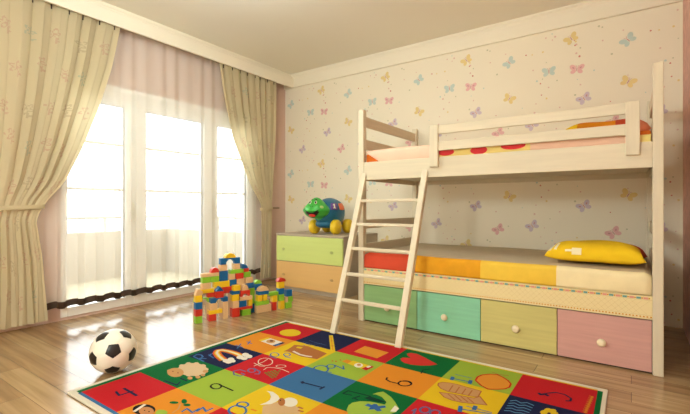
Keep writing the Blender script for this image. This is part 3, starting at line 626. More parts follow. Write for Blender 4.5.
# ------------------------------------------------------------------ football
def football(c, r, face):
    g = (1+5**.5)/2
    iv = [Vector(v).normalized() for v in [(0, s, t*g) for s in (1, -1) for t in (1, -1)]+[(s, t*g, 0) for s in (1, -1) for t in (1, -1)]+[(t*g, 0, s) for s in (1, -1) for t in (1, -1)]]
    ed = min((a-b).length for a in iv for b in iv if (a-b).length > .01)
    nbx = {i: [j for j in range(12) if j != i and (iv[i]-iv[j]).length < ed*1.05] for i in range(12)}
    fdir = Vector(face[0]).normalized(); down = Vector(face[1]); down = (down-fdir*down.dot(fdir)).normalized()
    v0 = iv[0]; v1 = iv[nbx[0][0]]; a = (v1-v0*v1.dot(v0)).normalized()
    M1 = Matrix((v0, a, v0.cross(a))).transposed(); M2 = Matrix((fdir, down, fdir.cross(down))).transposed(); Q = M2 @ M1.inverted()
    iv = [Q @ v for v in iv]
    faces = []
    for i in range(12):
        n = iv[i]; u = iv[nbx[i][0]]-n*iv[nbx[i][0]].dot(n); u.normalize(); w = n.cross(u)
        o = sorted(nbx[i], key=lambda j: math.atan2(iv[j].dot(w), iv[j].dot(u)))
        faces.append((1, [iv[i]+(iv[j]-iv[i])/3 for j in o]))
    tri = {tuple(sorted((i, j, k))) for i in range(12) for j in nbx[i] for k in nbx[i] if k in nbx[j]}
    for i, j, k in tri:
        hx = []
        for a_, b_ in ((i, j), (j, k), (k, i)): hx += [iv[a_]+(iv[b_]-iv[a_])/3, iv[a_]+(iv[b_]-iv[a_])*2/3]
        faces.append((0, hx))
    bm = nb()
    for mi, P in faces:
        ct = sum(P, Vector())/len(P)
        for p, q in zip(P, P[1:]+P[:1]):
            N = 6; G = {}
            for a_ in range(N+1):
                for b_ in range(N+1-a_):
                    v = ct+(p-ct)*(a_/N)+(q-ct)*(b_/N); s = (a_+b_)/N
                    rr = r*(1-.022*max(0, (s-.8)/.2)**2)
                    G[a_, b_] = bm.verts.new(v.normalized()*rr)
            for a_ in range(N):
                for b_ in range(N-a_):
                    f = bm.faces.new((G[a_, b_], G[a_+1, b_], G[a_, b_+1])); f.material_index = mi
                    if a_+b_ < N-1: f = bm.faces.new((G[a_+1, b_], G[a_+1, b_+1], G[a_, b_+1])); f.material_index = mi
    bmesh.ops.remove_doubles(bm, verts=bm.verts[:], dist=1e-5)
    o = obj('football', bm, [mat('ball_white_leather', (238, 232, 216), .35), mat('ball_black_leather', (22, 20, 20), .35)], None, True, c)
    return tag(o, 'black and white football on the floor by the rug corner', 'ball')
football((-2.455, 1.174, .1195), .122, ((2.455, -1.174, .83), (-.1, .0, -1)))

# ------------------------------------------------------------------ chest of drawers
m_carc = mat('grey_brown_carcass', (176, 160, 138), .55)
cx0, cx1, cy0, cy1, cz = -3.375, -2.428, 3.45, 4.13, .648
root = thing('chest_of_drawers', 'low chest with a lime green drawer over an orange drawer against the wall', 'chest of drawers', ((cx0+cx1)/2, cy0, 0))
inv = (-(cx0+cx1)/2, -cy0, 0)
bm = nb(); box(bm, cx0, cx1, cy0+.004, cy1, .05, cz-.022, .003); o = obj('carcass', bm, m_carc, root); o.location = inv
o = obj('top_panel', B(cx0-.004, cx1+.004, cy0-.012, cy1, cz-.022, cz, .004), m_carc, root); o.location = inv
o = obj('plinth', B(cx0+.004, cx1-.004, cy0+.012, cy1, 0, .05), m_carc, root); o.location = inv
for (z0, z1, nm, rgb) in ((.338, .622, 'lime_drawer_front', (196, 210, 118)), (.050, .332, 'orange_drawer_front', (218, 174, 106))):
    d = obj('drawer', B(cx0+.004, cx1-.004, cy0-.014, cy0+.004, z0, z1, .003), mat(nm, rgb, .45, vary=.04, vscale=(2, 20, 30)), root); d.location = inv
    d['label'] = 'lime green drawer front' if z0 > .3 else 'light orange drawer front'
    for x in (cx0+.115, cx1-.145):
        g = nb(); lathe(g, [(.0, .0), (.013, 0), (.0145, .002), (.011, .004), (.008, .0025), (0, .0025)], (0, -1, 0), (0, 0, 0), 20)
        for v in g.verts: v.co.x *= 1.5
        h = obj('recessed_pull', g, mat(nm+'_pull', tuple(int(c*.86) for c in rgb), .35), d, True); h.location = (x, cy0-.014, (z0+z1)/2-.01)

# ------------------------------------------------------------------ turtle toy
def turtle():
    px, py, pz = -2.815, 3.715, cz
    root = thing('toy_turtle', 'big green and blue wheeled toy turtle smiling on the chest of drawers', 'toy', (px, py, pz), .16)
    mg = mat('turtle_green_plastic', (60, 176, 62), .35); mb = mat('turtle_blue_shell', (22, 104, 140), .45, vary=.1, vscale=(30, 30, 30)); my = mat('turtle_yellow_plastic', (232, 196, 26), .4)
    mk = mat('turtle_mouth_black', (30, 20, 20), .5); mr = mat('turtle_tongue_red', (226, 58, 46), .4); mw = mat('turtle_white', (244, 240, 226), .4); mp = mat('turtle_purple', (104, 66, 150), .5); mo = mat('turtle_orange', (226, 112, 60), .5); mc = mat('turtle_cheek', (176, 196, 120), .5)
    # local frame: toy faces -y, its wheels along x
    bm = nb(); ellipsoid(bm, (0, .01, .235), (.155, .215, .165), 32, 20, .9)
    for v in bm.verts:
        if v.co.z < .13: v.co.z = .13-(.13-v.co.z)*.45
        v.co.z += .02*math.cos(v.co.x*22)*math.cos(v.co.y*18)*.3
    sh = obj('shell', bm, mb, root, True)
    bm = nb(); ellipsoid(bm, (0, 0, .115), (.12, .19, .05), 24, 12, .7); obj('belly', bm, mb, root, True)
    hd = (-.05, -.20, .272)
    bm = nb(); ellipsoid(bm, hd, (.150, .12, .100), 36, 24, 1)
    for v in bm.verts:   # domed forehead, wide muzzle
        d = v.co-Vector(hd)
        if d.z > 0: v.co.z += .035*max(0, 1-(d.x/.1)**2)*max(0, 1-(d.y/.11)**2); v.co.x -= d.x*.22*(d.z/.1)
        else: v.co.y += d.y*.10
        if d.y < -.02 and -.02 < d.z < .05: v.co.y -= .012
    h = obj('head', bm, mg, root, True)
    bm = nb(); tube(bm, [(-.03, -.18, .25), (-.02, -.12, .22), (0, -.06, .21)], .085, 20); obj('neck', bm, mg, root, True)
    def onface(az, el, off=0):   # point on the head, az from -y, el up
        d = Vector((math.sin(az)*math.cos(el), -math.cos(az)*math.cos(el), math.sin(el)))
        bt = bpy.context.evaluated_depsgraph_get; 
        t = 1/math.sqrt((d.x/.150)**2+(d.y/.12)**2+(d.z/.100)**2)
        p = Vector(hd)+d*t
        dd = p-Vector(hd)
        if dd.z > 0: p.z += .035*max(0, 1-(dd.x/.1)**2)*max(0, 1-(dd.y/.11)**2); p.x -= dd.x*.22*(dd.z/.1)
        else: p.y += dd.y*.10
        if dd.y < -.02 and -.02 < dd.z < .05: p.y -= .012
        return p+d*off
    def facepatch(name, outline, m, off, par):
        bm = nb(); c = (sum(a for a, b in outline)/len(outline), sum(b for a, b in outline)/len(outline)); rings = []
        for f in (0, .34, .67, 1): rings.append([bm.verts.new(onface(c[0]+(a-c[0])*f, c[1]+(b-c[1])*f, off)) for a, b in outline] if f else [bm.verts.new(onface(*c, off))])
        n = len(outline)
        for r0, r1 in zip(rings, rings[1:]):
            for k in range(n):
                bm.faces.new([r0[0], r1[k], r1[(k+1) % n]] if len(r0) == 1 else [r0[k], r1[k], r1[(k+1) % n], r0[(k+1) % n]])
        rim = [bm.verts.new(onface(a, b, off-.006)) for a, b in outline]
        for k in range(n): bm.faces.new((rings[-1][k], rim[k], rim[(k+1) % n], rings[-1][(k+1) % n]))
        return obj(name, bm, m, par, True)
    A0 = .05
    up = [(A0+a, -.10-.28*(1-(a/.85)**2)*.55+.20*abs(a/.85)**2) for a in [(-.85+1.7*k/12) for k in range(13)]]
    lo = [(A0+a, -.10-.75*(1-(a/.85)**2)+.20*abs(a/.85)**2) for a in [(.85-1.7*k/12) for k in range(1, 12)]]
    facepatch('mouth', up+lo, mk, .004, h)
    facepatch('tongue', ellpts(A0, -.56, .40, .17, 16), mr, .008, h)
    for s in (-1, 1):
        e = facepatch('eye', ellpts(A0+s*.42, .62, .15, .15, 14), mw, .006, h); e['label'] = 'white eye with black pupil'
        facepatch('pupil', ellpts(A0+s*.40, .60, .085, .10, 12), mk, .010, e)
        facepatch('eyebrow', [(A0+s*.22, .86), (A0+s*.42, .98), (A0+s*.64, .88), (A0+s*.42, .92)], mk, .005, h)
        facepatch('cheek', ellpts(A0+s*.98, .22, .16, .12, 12), mc, .004, h)
        facepatch('nostril', ellpts(A0+s*.12, .30, .035, .035, 8), mk, .004, h)
    for s in (-1, 1):
        for (y, z, r) in ((-.10, .082, .082), (.20, .082, .082)):
            bm = nb(); lathe(bm, [(0, -.046), (.03, -.046), (.045, -.04), (.070, -.038), (.081, -.022), (.082, 0), (.081, .022), (.070, .038), (.045, .04), (.03, .046), (0, .046)], (1, 0, 0), (0, 0, 0), 30)
            wb = obj('wheel', bm, my, root, True); wb.location = (s*.135, y, z)
            hb = nb(); lathe(hb, [(0, -.052), (.018, -.052), (.024, -.04), (.024, .04), (.018, .052), (0, .052)], (1, 0, 0), (0, 0, 0), 16); obj('hub', hb, my, wb, True)
    for y in (-.10, .20): obj('axle', tube(nb(), [(-.11, y, .082), (.11, y, .082)], .012, 10), my, root)
    # number patch on the shell's right-hand side, with a raised 1
    def onshell(a, b, off=0):
        d = Vector((math.cos(a)*math.cos(b), math.sin(a)*math.cos(b), math.sin(b)))
        f_ = lambda v: math.copysign(abs(v)**.9, v)
        p = Vector((.155*f_(math.cos(b))*f_(math.cos(a)), .01+.215*f_(math.cos(b))*f_(math.sin(a)), .235+.165*f_(math.sin(b))))
        p.z += .02*math.cos(p.x*22)*math.cos(p.y*18)*.3
        return p+d*off
    def shellpatch(name, pts, m, off, par):
        bm = nb(); c = (sum(a for a, b in pts)/len(pts), sum(b for a, b in pts)/len(pts)); n = len(pts)
        ce = bm.verts.new(onshell(*c, off)); mid = [bm.verts.new(onshell((a+c[0])/2, (b+c[1])/2, off)) for a, b in pts]; o_ = [bm.verts.new(onshell(a, b, off)) for a, b in pts]; i_ = [bm.verts.new(onshell(a, b, -.004)) for a, b in pts]
        for k in range(n):
            k2 = (k+1) % n; bm.faces.new((ce, mid[k], mid[k2])); bm.faces.new((mid[k], o_[k], o_[k2], mid[k2])); bm.faces.new((o_[k], i_[k], i_[k2], o_[k2]))
        return obj(name, bm, m, par, True)
    ca, cb = -.62, .42
    sq = [(ca-.26, cb-.24), (ca, cb-.25), (ca+.26, cb-.24), (ca+.27, cb), (ca+.26, cb+.24), (ca, cb+.25), (ca-.26, cb+.24), (ca-.27, cb)]
    p = shellpatch('number_patch', sq, mp, .006, sh); p['label'] = 'purple square with a white number 1'
    one = [(ca-.05, cb-.12), (ca-.05, cb+.06), (ca-.12, cb+.02), (ca-.12, cb+.07), (ca-.02, cb+.16), (ca+.05, cb+.16), (ca+.05, cb-.12), (ca+.11, cb-.12), (ca+.11, cb-.17), (ca-.11, cb-.17), (ca-.11, cb-.12)]
    bm = nb(); o_ = [bm.verts.new(onshell(a, b, .0095)) for a, b in one]; bm.faces.new(o_); obj('numeral', bm, mw, p)
    shellpatch('orange_patch', [(a+.72, b+.02) for a, b in sq], mo, .006, sh)
turtle()
# ------------------------------------------------------------------ bunk bed
m_wood = mat('pale_cream_wood', (222, 212, 186), .5, .4, vary=.07, vscale=(3, 40, 40))
m_woodv = mat('pale_cream_wood_upright', (222, 212, 186), .5, .4, vary=.07, vscale=(40, 40, 3))
bx0, bx1, by0, by1, pw = -1.881, .148, 2.886, 3.965, .050
bed = thing('bunk_bed', 'cream wooden bunk bed with four pastel drawers under the lower bunk', 'bed', ((bx0+bx1)/2, by0, 0))
binv = (-(bx0+bx1)/2, -by0, 0)
def bp(name, b, m, parent=None, smooth=False, label=None):
    o = obj(name, b, m, parent or bed, smooth)
    if not parent: o.location = binv
    if label: o['label'] = label
    return o
for x0 in (bx0, bx1-pw):
    for y0 in (by0, by1-pw):
        bp('post', B(x0, x0+pw, y0, y0+pw, 0, 1.764, .004), m_woodv)
xi0, xi1 = bx0+pw, bx1-pw
# upper bunk
bp('side_rail', B(xi0, xi1, by0+.003, by0+.028, 1.174, 1.322, .003), m_wood)
bp('side_rail', B(xi0, xi1, by1-.030, by1-.004, 1.174, 1.322, .003), m_wood)
bp('bunk_base', B(xi0, xi1, by0+.028, by1-.03, 1.215, 1.235), m_wood)
# guard rail in front of the upper mattress
for z0, z1 in ((1.488, 1.552), (1.366, 1.430)): bp('guard_rail', B(-1.17, -.022, by0-.016, by0+.004, z0, z1, .003), m_wood)
for x0 in (-1.236, -.028): bp('guard_upright', B(x0, x0+.068, by0-.026, by0+.003, 1.247, 1.556, .004), m_woodv)
m_woody = mat('pale_cream_wood_end', (214, 200, 174), .5, .4, vary=.07, vscale=(40, 3, 40))
for x0 in (bx0+.012, bx1-.036):
    for z0, z1 in ((1.630, 1.716), (1.440, 1.522), (1.174, 1.310), (.766, .842), (.560, .640)):
        bp('end_slat', B(x0, x0+.022, by0+pw-.002, by1-pw+.002, z0, z1, .003), m_woody)
# lower bunk: drawer box, printed border panel, base
bp('side_rail', B(xi0, xi1, by0+.012, by0+.03, .312, .442), m_wood)
bp('bunk_base', B(xi0, xi1, by0+.03, by1-.004, .40, .43), m_wood)
bp('side_rail', B(xi0, xi1, by1-.03, by1-.004, .25, .40), m_wood)
m_band = mat('quilted_cream_border', (238, 222, 172), .85, .15)
m_bandc = [m_band] + [mat('border_'+n, c, .85, .1) for n, c in (('gold', (214, 150, 40)), ('teal', (112, 168, 160)), ('rose', (226, 156, 138)), ('line', (216, 196, 140)))]
bm = nb(); box(bm, xi0, xi1, by0+.004, by0+.012, .311, .444, .002)
fb = lambda x, z, h: (x, by0+.0038-h, z)
x = xi0+.006; k = 0
while x < xi1-.03:
    printpoly(bm, [(x, .424), (x+.022, .424), (x+.022, .436), (x, .436)], fb, 1, (2, 3)[k % 2])
    for e in (.0225, ): printpoly(bm, [(x+.0235, .425), (x+.031, .427), (x+.031, .434), (x+.0235, .435)], fb, 1, 1)
    x += .033; k += 1
x = xi0+.004
while x < xi1-.01:
    printpoly(bm, [(x, .322), (x+.008, .322), (x+.008, .329), (x, .329)], fb, 1, 1); x += .0165
for z in (.4405, .4195, .334): printpoly(bm, [(xi0, z), (xi1, z), (xi1, z+.002), (xi0, z+.002)], fb, 1, 4)
for k in range(-6, 62):   # fine diagonal quilting lines between the two borders
    for s in (1, -1):
        xa = xi0+k*.034; q = [(xa, .338), (xa+.0016, .338), (xa+.0016+s*.078, .416), (xa+s*.078, .416)]
        if min(p[0] for p in q) > xi0 and max(p[0] for p in q) < xi1: printpoly(bm, q, fb, 1 if s > 0 else 2, 4)
bp('border_panel', bm, m_bandc, label='cream quilted border strip')
edges = [xi0+.001, -1.349, -.866, -.385, xi1-.001]
cols = [('green', (142, 186, 126)), ('mint', (142, 212, 176)), ('yellow_green', (208, 200, 128)), ('pink', (212, 164, 156))]
m_knob = mat('cream_knob', (236, 224, 190), .3, .5)
m_gap = mat('gap_shade', (60, 44, 34), .8)
bp('gap_shade_sheet', B(xi0, xi1, by0+.03, by0+.04, .0, .31), m_gap)  # dark sheet behind the drawer fronts, its colour stands in for shade in the gaps
for (a, b), (nm, c), kx in zip(zip(edges, edges[1:]), cols, (-1.60, -1.122, -.629, -.146)):
    d = bp('drawer', B(a+.002, b-.002, by0+.008, by0+.028, .012, .304, .003), mat('drawer_'+nm, c, .45, .4, vary=.09, vscale=(3, 30, 50)), label=nm.replace('_', ' ')+' drawer front')
    g = nb(); lathe(g, [(0, .038), (.012, .0375), (.021, .033), (.0245, .025), (.022, .017), (.013, .011), (.010, .006), (.012, 0)], (0, -1, 0), (0, 0, 0), 24)
    k = obj('knob', g, m_knob, d, True); k.location = (kx, by0+.008, .142)

# ------------------------------------------------------------------ ladder
def ladder():
    y0, z0, y1, z1 = 2.438, .0115, 2.882, 1.235
    root = thing('bunk_ladder', 'cream wooden ladder leaning on the upper bunk beside the left bed post', 'ladder', (-1.55, y0, 0))
    inv = (1.55, -y0, 0)
    sl = (y1-y0)/(z1-z0)
    for x0 in (-1.846, -1.302):
        dp = .044
        pts = [(y0, z0), (y0+dp, z0), (y1, z0+(y1-y0-dp)/sl), (y1, z1)]
        o = obj('stile', prism(nb(), pts, 'x', x0, x0+.046, .003), m_woodv, root); o.location = inv
    for z in (.245, .433, .624, .812, 1.0):
        y = y0+(z-z0)*sl+.022
        o = obj('rung', B(-1.805, -1.297, y-.016, y+.016, z-.012, z+.012, .005), m_wood, root); o.location = inv
ladder()

# ------------------------------------------------------------------ lower mattress with patchwork cover
m_pal = lambda n, c, v=.06: mat(n, c, .85, .15, vary=v, vscale=(14, 14, 14))
cv_red, cv_or, cv_ye, cv_cr, cv_top = m_pal('cover_red', (222, 84, 58)), m_pal('cover_orange', (238, 170, 42), .1), m_pal('cover_yellow', (244, 206, 78)), m_pal('cover_cream', (246, 232, 186)), m_pal('cover_grey_beige', (206, 192, 166))
def mattress(name, label, x0, x1, y0, y1, z0, z1, patches, topm, r=.03, par=None, wob=.003):
    # rounded slab swept along x; the front and its rolled edge carry the patches
    xs = sorted({x0+(x1-x0)*k/60 for k in range(61)} | {p for p, _ in patches if x0 < p < x1})
    prof = [(y0+.004, z0)] + [(y0, z0+.012)] + [(y0, z1-r)] + [(y0+r-r*math.cos(a), z1-r+r*math.sin(a)) for a in (PI/8, PI/4, 3*PI/8, PI/2)]
    nfront = len(prof)
    prof += [(y0+r+(y1-y0-r)*k/10, z1) for k in range(1, 11)] + [(y1, z0)]
    ms = [topm]; bm = nb(); rows = []
    for x in xs:
        e = min(1, min(x-x0, x1-x)/.02); row = []
        for i, (y, z) in enumerate(prof):
            zz = z; yy = y
            if z > z0+.02:
                zz = z-(1-e)**2*.015 + wob*math.sin(x*9+y*4)*math.sin(y*7+x*2)
            if i < nfront and z > z0+.005: yy = y+wob*math.sin(x*13+z*10)
            row.append(bm.verts.new((x, yy, zz)))
        rows.append(row)
    def pm(x):
        for lim, m in patches:
            if x < lim: return m
        return patches[-1][1]
    for k, (a, b) in enumerate(zip(rows, rows[1:])):
        m = pm((xs[k]+xs[k+1])/2)
        if m not in ms: ms.append(m)
        for i in range(len(prof)-1):
            f = bm.faces.new((a[i], b[i], b[i+1], a[i+1])); f.material_index = ms.index(m) if i < nfront-1 else 0
        bm.faces.new((a[-1], b[-1], b[0], a[0]))
    bm.faces.new(rows[0]); bm.faces.new(rows[-1][::-1])
    o = obj(name, bm, ms, par, True)
    if not par: tag(o, label, 'mattress')
    return o, ms
mattress('patchwork_mattress', 'lower bunk mattress with red, orange, yellow and cream patchwork side', xi0+.004, xi1-.004, by0+.006, by1-.012, .446, .574,
         [(-1.362, cv_red), (-.867, cv_or), (-.39, cv_ye), (9, cv_cr)], cv_top)
# ------------------------------------------------------------------ pillows
def pillow(name, label, c, sx, sy, h, rz, tilt, mats, colf, prints=()):
    def S(u, v, side, off=0):
        # u, v in -1..1; plump centre, pinched seams, pulled corners
        a = (1-u**4)*(1-v**4)
        t = max(0, a)**.42
        x = u*sx/2*(1-.07*(1-abs(v)**2.5)*abs(u)**3+.03*abs(u*v)**3); y = v*sy/2*(1-.09*(1-abs(u)**2.5)*abs(v)**3+.03*abs(u*v)**3)
        z = side*h*(.76 if side > 0 else .24)*t*(1+.05*math.sin(5*u+3*v))
        return Vector((x, y, z+side*off))
    bm = nb(); N = 30
    for side in (1, -1):
        g = [[bm.verts.new(S(-1+2*i/N, -1+2*j/N, side)) for j in range(N+1)] for i in range(N+1)]
        for i in range(N):
            for j in range(N):
                q = (g[i][j], g[i+1][j], g[i+1][j+1], g[i][j+1])
                f = bm.faces.new(q if side > 0 else q[::-1]); f.material_index = colf(-1+2*(i+.5)/N, -1+2*(j+.5)/N, side)
    bmesh.ops.remove_doubles(bm, verts=bm.verts[:], dist=1e-5)
    for pts, mi in prints:
        n = 6
        ct = (sum(p[0] for p in pts)/len(pts), sum(p[1] for p in pts)/len(pts))
        full = []
        for p, q in zip(pts, pts[1:]+pts[:1]): full += [(p[0]+(q[0]-p[0])*k/n, p[1]+(q[1]-p[1])*k/n) for k in range(n)]
        rings = [[bm.verts.new(S(ct[0]+(p[0]-ct[0])*f, ct[1]+(p[1]-ct[1])*f, 1, .0015)) for p in full] for f in (.02, .35, .7, 1)]
        m = len(full)
        for r0, r1 in zip(rings, rings[1:]):
            for k in range(m):
                f = bm.faces.new((r0[k], r1[k], r1[(k+1) % m], r0[(k+1) % m])); f.material_index = mi
    pass
    o = obj(name, bm, mats, None, True, c); o.rotation_euler = (tilt[0], tilt[1], rz)
    return tag(o, label, 'pillow')
py_, pr_, pwm = m_pal('pillow_yellow', (244, 204, 38), .06), m_pal('pillow_red', (206, 84, 54)), m_pal('pillow_white_print', (248, 238, 200))
pillow('bed_pillow', 'yellow pillow with white prints and a red corner on the lower bunk', (-.195, 3.25, .617), .545, .50, .135, -.04, (-.03, 0), [py_, pr_, pwm],
       lambda u, v, s: 1 if (u > .45 and v > .15) else 0,
       [([(-.93, -.93), (-.86, -.95), (-.80, -.72), (-.86, -.68)], 2), ([(-.80, -.93), (-.74, -.95), (-.70, -.70), (-.76, -.66)], 2), ([(-.42, -.997), (-.22, -.997), (-.22, -.93), (-.42, -.93)], 2), ([(-.56, -.98), (-.42, -.98), (-.42, -.955), (-.56, -.955)], 2), ([(-.66, .05), (-.5, .1), (-.36, .3), (-.52, .22)], 2), ([(-.30, .35), (-.1, .4), (-.1, .48), (-.3, .45)], 2)])
# ------------------------------------------------------------------ upper bedding
cu_pink, cu_yel, cu_or, cu_dot = m_pal('duvet_pale_pink', (244, 206, 182), .03), m_pal('duvet_pale_yellow', (246, 224, 140), .04), m_pal('mattress_orange', (206, 104, 34), .1), m_pal('duvet_red_spots', (222, 66, 70), .03)
um = thing('upper_mattress', 'upper bunk mattress with pink duvet and red spotted yellow patch behind the guard rail', 'mattress', (-.87, by0+.035, 1.236))
uinv = (.87, -by0-.035, -1.236)
o = obj('mattress_body', B(xi0+.004, xi1-.004, by0+.034, by1-.034, 1.236, 1.392, .012), cu_or, um); o.location = uinv
# duvet: rolled slab whose front left corner is turned back so that the orange mattress shows
def duvet():
    x0, x1, y0, y1, r = xi0+.006, xi1-.006, by0+.030, by1-.036, .03
    bm = nb(); rows = []; xs = [x0+(x1-x0)*k/90 for k in range(91)]
    for x in xs:
        t = min(1, max(0, (x-x0)/.15)); zl = 1.402-(1.402-1.31)*t; zt = 1.402
        zt2 = zt+.028*math.exp(-((x+1.5)/.5)**2)-.022*max(0, (x+.4))/.5
        pr = [(y0+.004, zl), (y0, zl+.004), (y0, max(zl+.006, zt2-r))]+[(y0+r-r*math.cos(a), max(zl+.007, zt2-r+r*math.sin(a))) for a in (PI/6, PI/3, PI/2)]+[(y0+r+(y1-y0-r)*k/6, zt2+.004*math.sin(x*7+k)) for k in range(1, 7)]+[(y1, 1.394), (y0+.03, 1.394)]
        rows.append([bm.verts.new((x, y, z)) for y, z in pr])
    for k, (a, b) in enumerate(zip(rows, rows[1:])):
        xm = (xs[k]+xs[k+1])/2; mi = 1 if -1.235 < xm < -.545 or xm > .0 else 0
        for i in range(len(a)): f = bm.faces.new((a[i], b[i], b[(i+1) % len(a)], a[(i+1) % len(a)])); f.material_index = mi if i < 10 else 0
    bm.faces.new(rows[0]); bm.faces.new(rows[-1][::-1])
    for cx, cz_, a, b in ((-1.125, 1.356, .062, .026), (-.885, 1.352, .060, .030), (-.655, 1.364, .080, .026)):
        zt_ = 1.402+.028*math.exp(-((cx+1.5)/.5)**2)-.03
        pts = [(px, min(pz, zt_)) for px, pz in ellpts(cx, cz_, a, b, 18)]
        printpoly(bm, pts, lambda x, z, h: (x, y0-.0008, z), 1, 2)
    pass
    o = obj('duvet', bm, [cu_pink, cu_yel, cu_dot], um, True); o.location = uinv; return o
duvet()
po, ps = m_pal('pillow_orange', (236, 150, 36), .12), m_pal('pillow_salmon', (232, 140, 104), .08)
pillow('bed_pillow', 'orange and red pillow lying on the upper bunk behind the guard rail', (-.152, 3.40, 1.432), .50, .50, .13, 0, (-.02, 0), [py_, po, pr_, ps],
       lambda u, v, s: 0 if u < -.62 else (1 if u < .25 else (2 if u < .6 else 3)))
# ------------------------------------------------------------------ toy block castle
U = .056
A0 = Vector((-2.92, 2.05, 0)); rv = Vector((.30, .954, 0)).normalized(); dv = Vector((-rv.y, rv.x, 0))
BC = {'r': ('red', (206, 52, 34)), 'g': ('green', (136, 192, 50)), 'b': ('blue', (16, 96, 152)), 'y': ('yellow', (238, 196, 34)), 'w': ('plain wood', (226, 186, 136))}
bmat = {k: mat('block_'+n.replace(' ', '_'), c, .4, .4, vary=.08 if k == 'w' else 0, vscale=(40, 40, 160)) for k, (n, c) in BC.items()}
def outline(shape, w, h):
    a = w/2
    if shape == 'dome':
        n = 14; return [(a*math.cos(PI*k/n), h*math.sin(PI*k/n)) for k in range(n+1)]
    if shape == 'bowl':
        n = 14; return [(-a*math.cos(PI*k/n)*(1 if k in (0, n) else 1), h-h*math.sin(PI*k/n)) for k in range(n+1)][::1] 
    if shape == 'roof': return [(-a, 0), (a, 0), (0, h)]
    if shape == 'slope': return [(-a, 0), (a, 0), (a, h*.55), (a*.1, h), (-a*.5, h)]
    if shape == 'quarter':
        n = 10; return [(-a, 0)] + [(-a+w*math.cos(PI/2*k/n), h*math.sin(PI/2*k/n)) for k in range(n+1)]
    if shape in ('arch', 'arc'):
        r = min(a*.55, h*.78); n = 12
        return [(-a, 0), (-r, 0)] + [(-r*math.cos(PI*k/n), r*math.sin(PI*k/n)) for k in range(1, n)] + [(r, 0), (a, 0), (a, h), (-a, h)]
    return [(-a, 0), (a, 0), (a, h), (-a, h)]
NM = {'': 'cube', 'dome': 'half round', 'bowl': 'upturned half round', 'roof': 'triangle', 'slope': 'sloped', 'quarter': 'quarter round', 'arch': 'arch', 'brick': 'brick', 'plank': 'flat', 'pillar': 'pillar'}
def block(d, s0, s1, z0, z1, col, shape, label):
    w, h = (s1-s0)*U-.001, (z1-z0)*U-.0006
    bm = nb(); dep = .95*U
    prism(bm, outline(shape, w, h), 'y', -dep/2, dep/2, .0022)
    o = obj('toy_block', bm, bmat[col], None, False)
    p = A0+rv*((s0+s1)/2*U)+dv*(d*U)
    o.location = (p.x, p.y, z0*U+.0003); o.rotation_euler = (0, 0, math.atan2(rv.y, rv.x))
    tag(o, label, 'toy block', 'wooden toy blocks of the castle')
    return o
